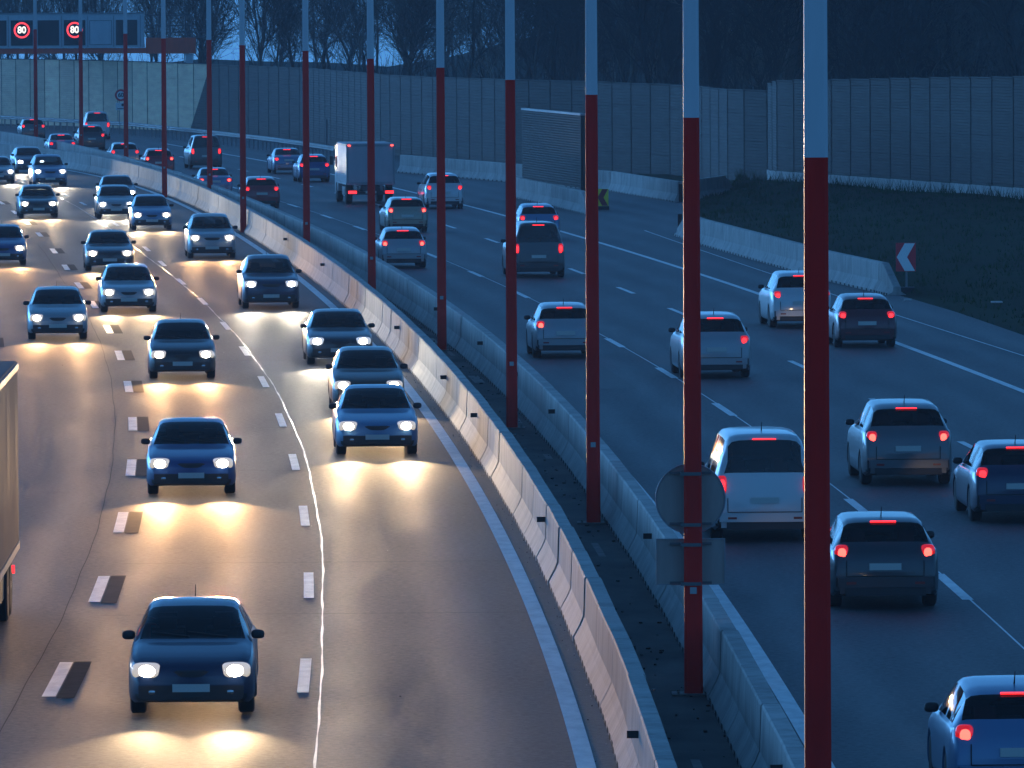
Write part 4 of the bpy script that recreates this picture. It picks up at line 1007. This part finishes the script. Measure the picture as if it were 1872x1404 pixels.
car('hatchback', 674, 754, False, 'brown', 'dark brown hatchback in the middle of three cars queued beside the median barrier', IN, 'warm')
car('sedan', 690, 834, False, 'skyblue', 'pale blue saloon leading the three cars beside the median barrier', IN, 'warm', beam=1.2)
car('estate', 71, 399, False, 'charcoal', 'dark estate car far back in the middle lane near the left edge', IN, 'warm')
car('hatchback', 213, 400, False, 'silver', 'silver hatchback far back, between two other cars near the lit barrier', IN, 'white')
car('sedan', 198, 377, False, 'navy', 'navy saloon far back close against the lit barrier', IN, 'white', dx=.5)
car('hatchback', 278, 421, False, 'skyblue', 'pale blue hatchback far back in the barrier lane, in front of two small cars', IN, 'warm')
car('suv', 92, 341, False, 'skyblue', 'pale blue tall car near the start of the lit barrier', IN, 'white')
car('hatchback', 57, 317, False, 'navy', 'navy hatchback farthest back beside the lit barrier', IN, 'white')
car('sedan', -2, 336, False, 'silver', 'silver saloon cut by the left frame edge, far back', IN, 'white')
car('hatchback', 6, 486, False, 'blue', 'blue hatchback at the left frame edge in the left lane', IN, 'amber')

car('hatchback', 1866, 1478, True, 'skyblue', 'pale blue car cut by the bottom right corner', OUT, hot=True, beam=.5)
car('estate', 1618, 1114, True, 'charcoal', 'charcoal estate car with bright tail lights right of the nearest pole', OUT, hot=True, beam=.5)
car('van', 1398, 990, True, 'white', 'white van seen between the two nearest red poles', OUT, beam=.5)
car('suv', 1660, 888, True, 'grey', 'grey tall car with wide tail lights right of the nearest pole', OUT, hot=True, beam=.5)
car('estate', 1864, 956, True, 'navy', 'navy estate car at the right frame edge', OUT, beam=.5)
car('suv', 1310, 692, True, 'silver', 'silver tall car with an amber blinking lamp behind the pole with sign backs', OUT, amber='l')
car('hatchback', 1034, 655, True, 'silver', 'silver hatchback alone in the inner lane behind the third pole', OUT, hot=True)
car('suv', 1466, 600, True, 'white', 'white tall car half hidden by the nearest red pole', OUT)
car('hatchback', 1585, 636, True, 'darkred', 'dark red hatchback beside the solid line on the right', OUT)
car('van', 985, 508, True, 'charcoal', 'dark tall van behind the fourth red pole', OUT)
car('hatchback', 986, 440, True, 'skyblue', 'pale blue hatchback in front of the dark van near the short screen', OUT)
car('hatchback', 738, 491, True, 'silver', 'silver hatchback between the fifth and sixth red poles', OUT, hot=True)
car('estate', 745, 425, True, 'cream', 'cream estate car ahead of the silver hatchback in the inner lane', OUT, hot=True)
car('suv', 813, 382, True, 'white', 'white tall car behind the fifth red pole, right of the box truck', OUT)
car('sedan', 528, 318, True, 'skyblue', 'pale blue saloon in the right lane far away, behind another', OUT)
car('hatchback', 575, 333, True, 'blue', 'blue hatchback in the right lane beyond the box truck', OUT)
car('hatchback', 479, 381, True, 'red', 'red hatchback in the inner lane right of the eighth pole', OUT)
car('sedan', 394, 360, True, 'skyblue', 'pale blue saloon in the inner lane behind the ninth pole', OUT, beam=8, hot=True)
car('van', 377, 309, True, 'charcoal', 'dark van by the guard rail near the end of the painted-lit wall', OUT, hl='white', beam=1.9)
car('hatchback', 292, 320, True, 'red', 'red hatchback behind the tenth pole', OUT, beam=8, hot=True)
car('estate', 229, 307, True, 'silver', 'silver estate car behind the eleventh pole', OUT, hl='white', beam=1.9)
car('sedan', 114, 287, True, 'skyblue', 'pale blue saloon between the two last poles', OUT, hl='white', beam=1.9)
car('suv', 168, 275, True, 'charcoal', 'charcoal tall car in the middle lane far off by the twelfth pole', OUT, hl='white', beam=1.9)
car('van', 178, 255, True, 'white', 'white van nearest the painted-lit wall and round speed sign', OUT, hl='white', beam=1.9)
car('estate', 61, 255, True, 'grey', 'grey estate car far off behind the last pole', OUT, hl='white', beam=1.9)

# lorries
def wheel_at(parent, x, y, r_=.5, w=.3):
    mb = MB(); mb.lathe([(-w/2,r_*.6),(-w/2,r_*.93),(-w/2+.03,r_),(w/2-.03,r_),(w/2,r_*.93),(w/2,r_*.6)], (0,0,0), 'X', 24); o_ = mb.build('wheel', M['tyre'], parent, 40); o_.location = (x,y,r_)
    mb = MB(); mb.lathe([(-w*.3,r_*.62),(w*.3,r_*.62),(w*.36,r_*.5),(w*.2,r_*.3),(w*.5,r_*.15)], (0,0,0), 'X', 18); q_ = mb.build('rim', M['rim'], o_, 40)
    if x < 0: q_.rotation_euler = (0,0,math.pi)
def rounded(w, y, z0, z1, r_=.06):
    out = []
    for cx, cz, a0 in ((w-r_, z0+r_, -90), (w-r_, z1-r_, 0), (-w+r_, z1-r_, 90), (-w+r_, z0+r_, 180)):
        for k_ in range(4): a = R(a0+30*k_); out.append((cx+r_*math.cos(a), y, cz+r_*math.sin(a)))
    return out
def truck(name, label, pos, ang, boxL, boxH, boxW, box_mat, cab_mat, group, away, cabL=1.9):
    o = empty(name, pos, ang); tag(o, label, 'lorry', group); z0 = .95; L = boxL+cabL+.25
    mb = MB(); y0, y1 = -boxL/2, boxL/2
    mb.loft([rounded(boxW/2-.03, y0, z0, boxH-.02), rounded(boxW/2, y0+.04, z0, boxH), rounded(boxW/2, y1-.04, z0, boxH), rounded(boxW/2-.03, y1, z0, boxH-.02)]); mb.build('box_body', box_mat, o, 35)
    mb = MB()
    for s in (-1,1):
        mb.box((s*(boxW/2+.006), 0, z0+.07), (.02, boxL-.1, .12)); mb.box((s*(boxW/2+.006), 0, boxH-.09), (.02, boxL-.1, .10))
        mb.box((s*(boxW/2-.06), y0-.006, (z0+boxH)/2), (.10,.02,boxH-z0-.15))
    mb.box((0, y0-.008, boxH-.10),(boxW-.3,.02,.10)); mb.box((0, y0-.008, z0+.08),(boxW-.3,.02,.12)); mb.box((0,y0-.008,(z0+boxH)/2),(.05,.02,boxH-z0-.3)); mb.build('edge_rail', M['galv'], o)
    mb = MB(); mb.box((0, cabL/2, .78), (.9, L-.3, .28)); mb.box((0,y0-.05,.55),(boxW*.9,.10,.14))
    for s in (-1,1): mb.box((s*.62,y0+.1,.7),(.08,.2,.4)); mb.box((s*(boxW/2-.12), -.2, .62),(.05, boxL*.45, .42))
    mb.build('chassis', M['trim'], o)
    cb = MB(); c0 = y1+.22; ch = min(boxH-.15, 2.9)
    prof_ = [(0,.55),(0,ch),(cabL*.6,ch),(cabL*.78,ch-.12),(cabL*.97,1.75),(cabL,1.55),(cabL,.42),(cabL*.75,.42),(cabL*.7,.75),(cabL*.25,.75),(cabL*.22,.55)]
    cb.loft([[(x_, c0+a, b_) for a, b_ in prof_] for x_ in (-boxW/2+.06, -boxW/2+.1, boxW/2-.1, boxW/2-.06)]); cb.build('cab', cab_mat, o, 30)
    wsn = MB(); wsn.quad((-boxW/2+.2,c0+cabL*.79+.02,ch-.15),(boxW/2-.2,c0+cabL*.79+.02,ch-.15),(boxW/2-.2,c0+cabL*.965+.02,1.78),(-boxW/2+.2,c0+cabL*.965+.02,1.78)); wsn.build('windscreen', M['glass'], o)
    for s in (-1,1):
        sw_ = MB(); sw_.box((s*(boxW/2-.055), c0+cabL*.55, 1.95),(.012,cabL*.42,.6)); sw_.build('side_window', M['glass'], o)
        hl_ = MB(); hl_.lathe([(0,.13),(.05,.12),(.07,.05)],(s*(boxW/2-.35),c0+cabL,.75),'Y',16); hl_.build('headlight', M['hl_white'], o, True)
        tl_ = MB(); tl_.box((s*(boxW/2-.28), y0-.115, .60),(.40,.03,.13)); tl_.build('tail_light', M['tl'], o)
        mk_ = MB(); mk_.box((s*(boxW/2-.14), y0-.03, boxH-.10),(.13,.03,.06)); mk_.build('marker_light', M['tl_hot'], o)
        mi_ = MB(); mi_.box((s*(boxW/2+.14), c0+cabL*.85, 2.0),(.16,.08,.42)); mi_.tube((s*(boxW/2-.1),c0+cabL*.8,2.15),(s*(boxW/2+.14),c0+cabL*.85,2.1),.02,.02,6); mi_.build('mirror', M['trim'], o)
        for yy in ((y0+boxL*.17, y0+boxL*.17+1.15) if boxL > 7 else (y0+boxL*.22,)): wheel_at(o, s*(boxW/2-.2), yy)
        wheel_at(o, s*(boxW/2-.2), c0+cabL*.48)
    pl = MB(); pl.box((0,y0-.11,.60),(.52,.012,.12)); pl.build('number_plate', M['plate'], o)
    return o
# box truck in the middle of the away lanes
p = at(678, 374); s = slope(XA, p.y); t = Vector((s,1,0)).normalized(); c = p+t*2.6
truck('box_truck', 'pale box truck with red marker lamps on its top corners', (c.x,c.y,.003), -math.atan(s), 5.2, 2.95, 2.35, M['box_pink'], PAINT['white'], 'lorries', True)
# long lorry on the far left, driving towards the camera and mostly out of the frame
p = at(38, 1108); s = slope(X1, p.y-6)-.004; t = Vector((s,1,0)).normalized(); n_ = Vector((t.y,-t.x,0)); c = p - n_*1.27 - t*6.2
truck('lorry', 'grey lorry with a tall box body passing at the left frame edge', (c.x,c.y,.003), math.pi-math.atan(s), 12.4, 4.05, 2.5, M['box_white'], PAINT['white'], 'lorries', False, 2.2)

# ------------------------------------------------------------------ dusk air: one even volume round the camera and the scene
hz_ = MB(); hz_.box((0, 2475, -15.5), (6100, 5100, 91)); 
hm2 = bpy.data.materials.new('air'); hm2.use_nodes = True; tr_ = hm2.node_tree; tr_.nodes.clear()
pv = tr_.nodes.new('ShaderNodeVolumePrincipled'); pv.inputs['Color'].default_value = (.66,.86,1,1); pv.inputs['Density'].default_value = .00024; pv.inputs['Anisotropy'].default_value = 0.0
ou = tr_.nodes.new('ShaderNodeOutputMaterial'); tr_.links.new(pv.outputs[0], ou.inputs['Volume'])
tag(hz_.build('haze', hm2), 'thin blue evening haze between the camera and the far trees', 'haze', kind='stuff')
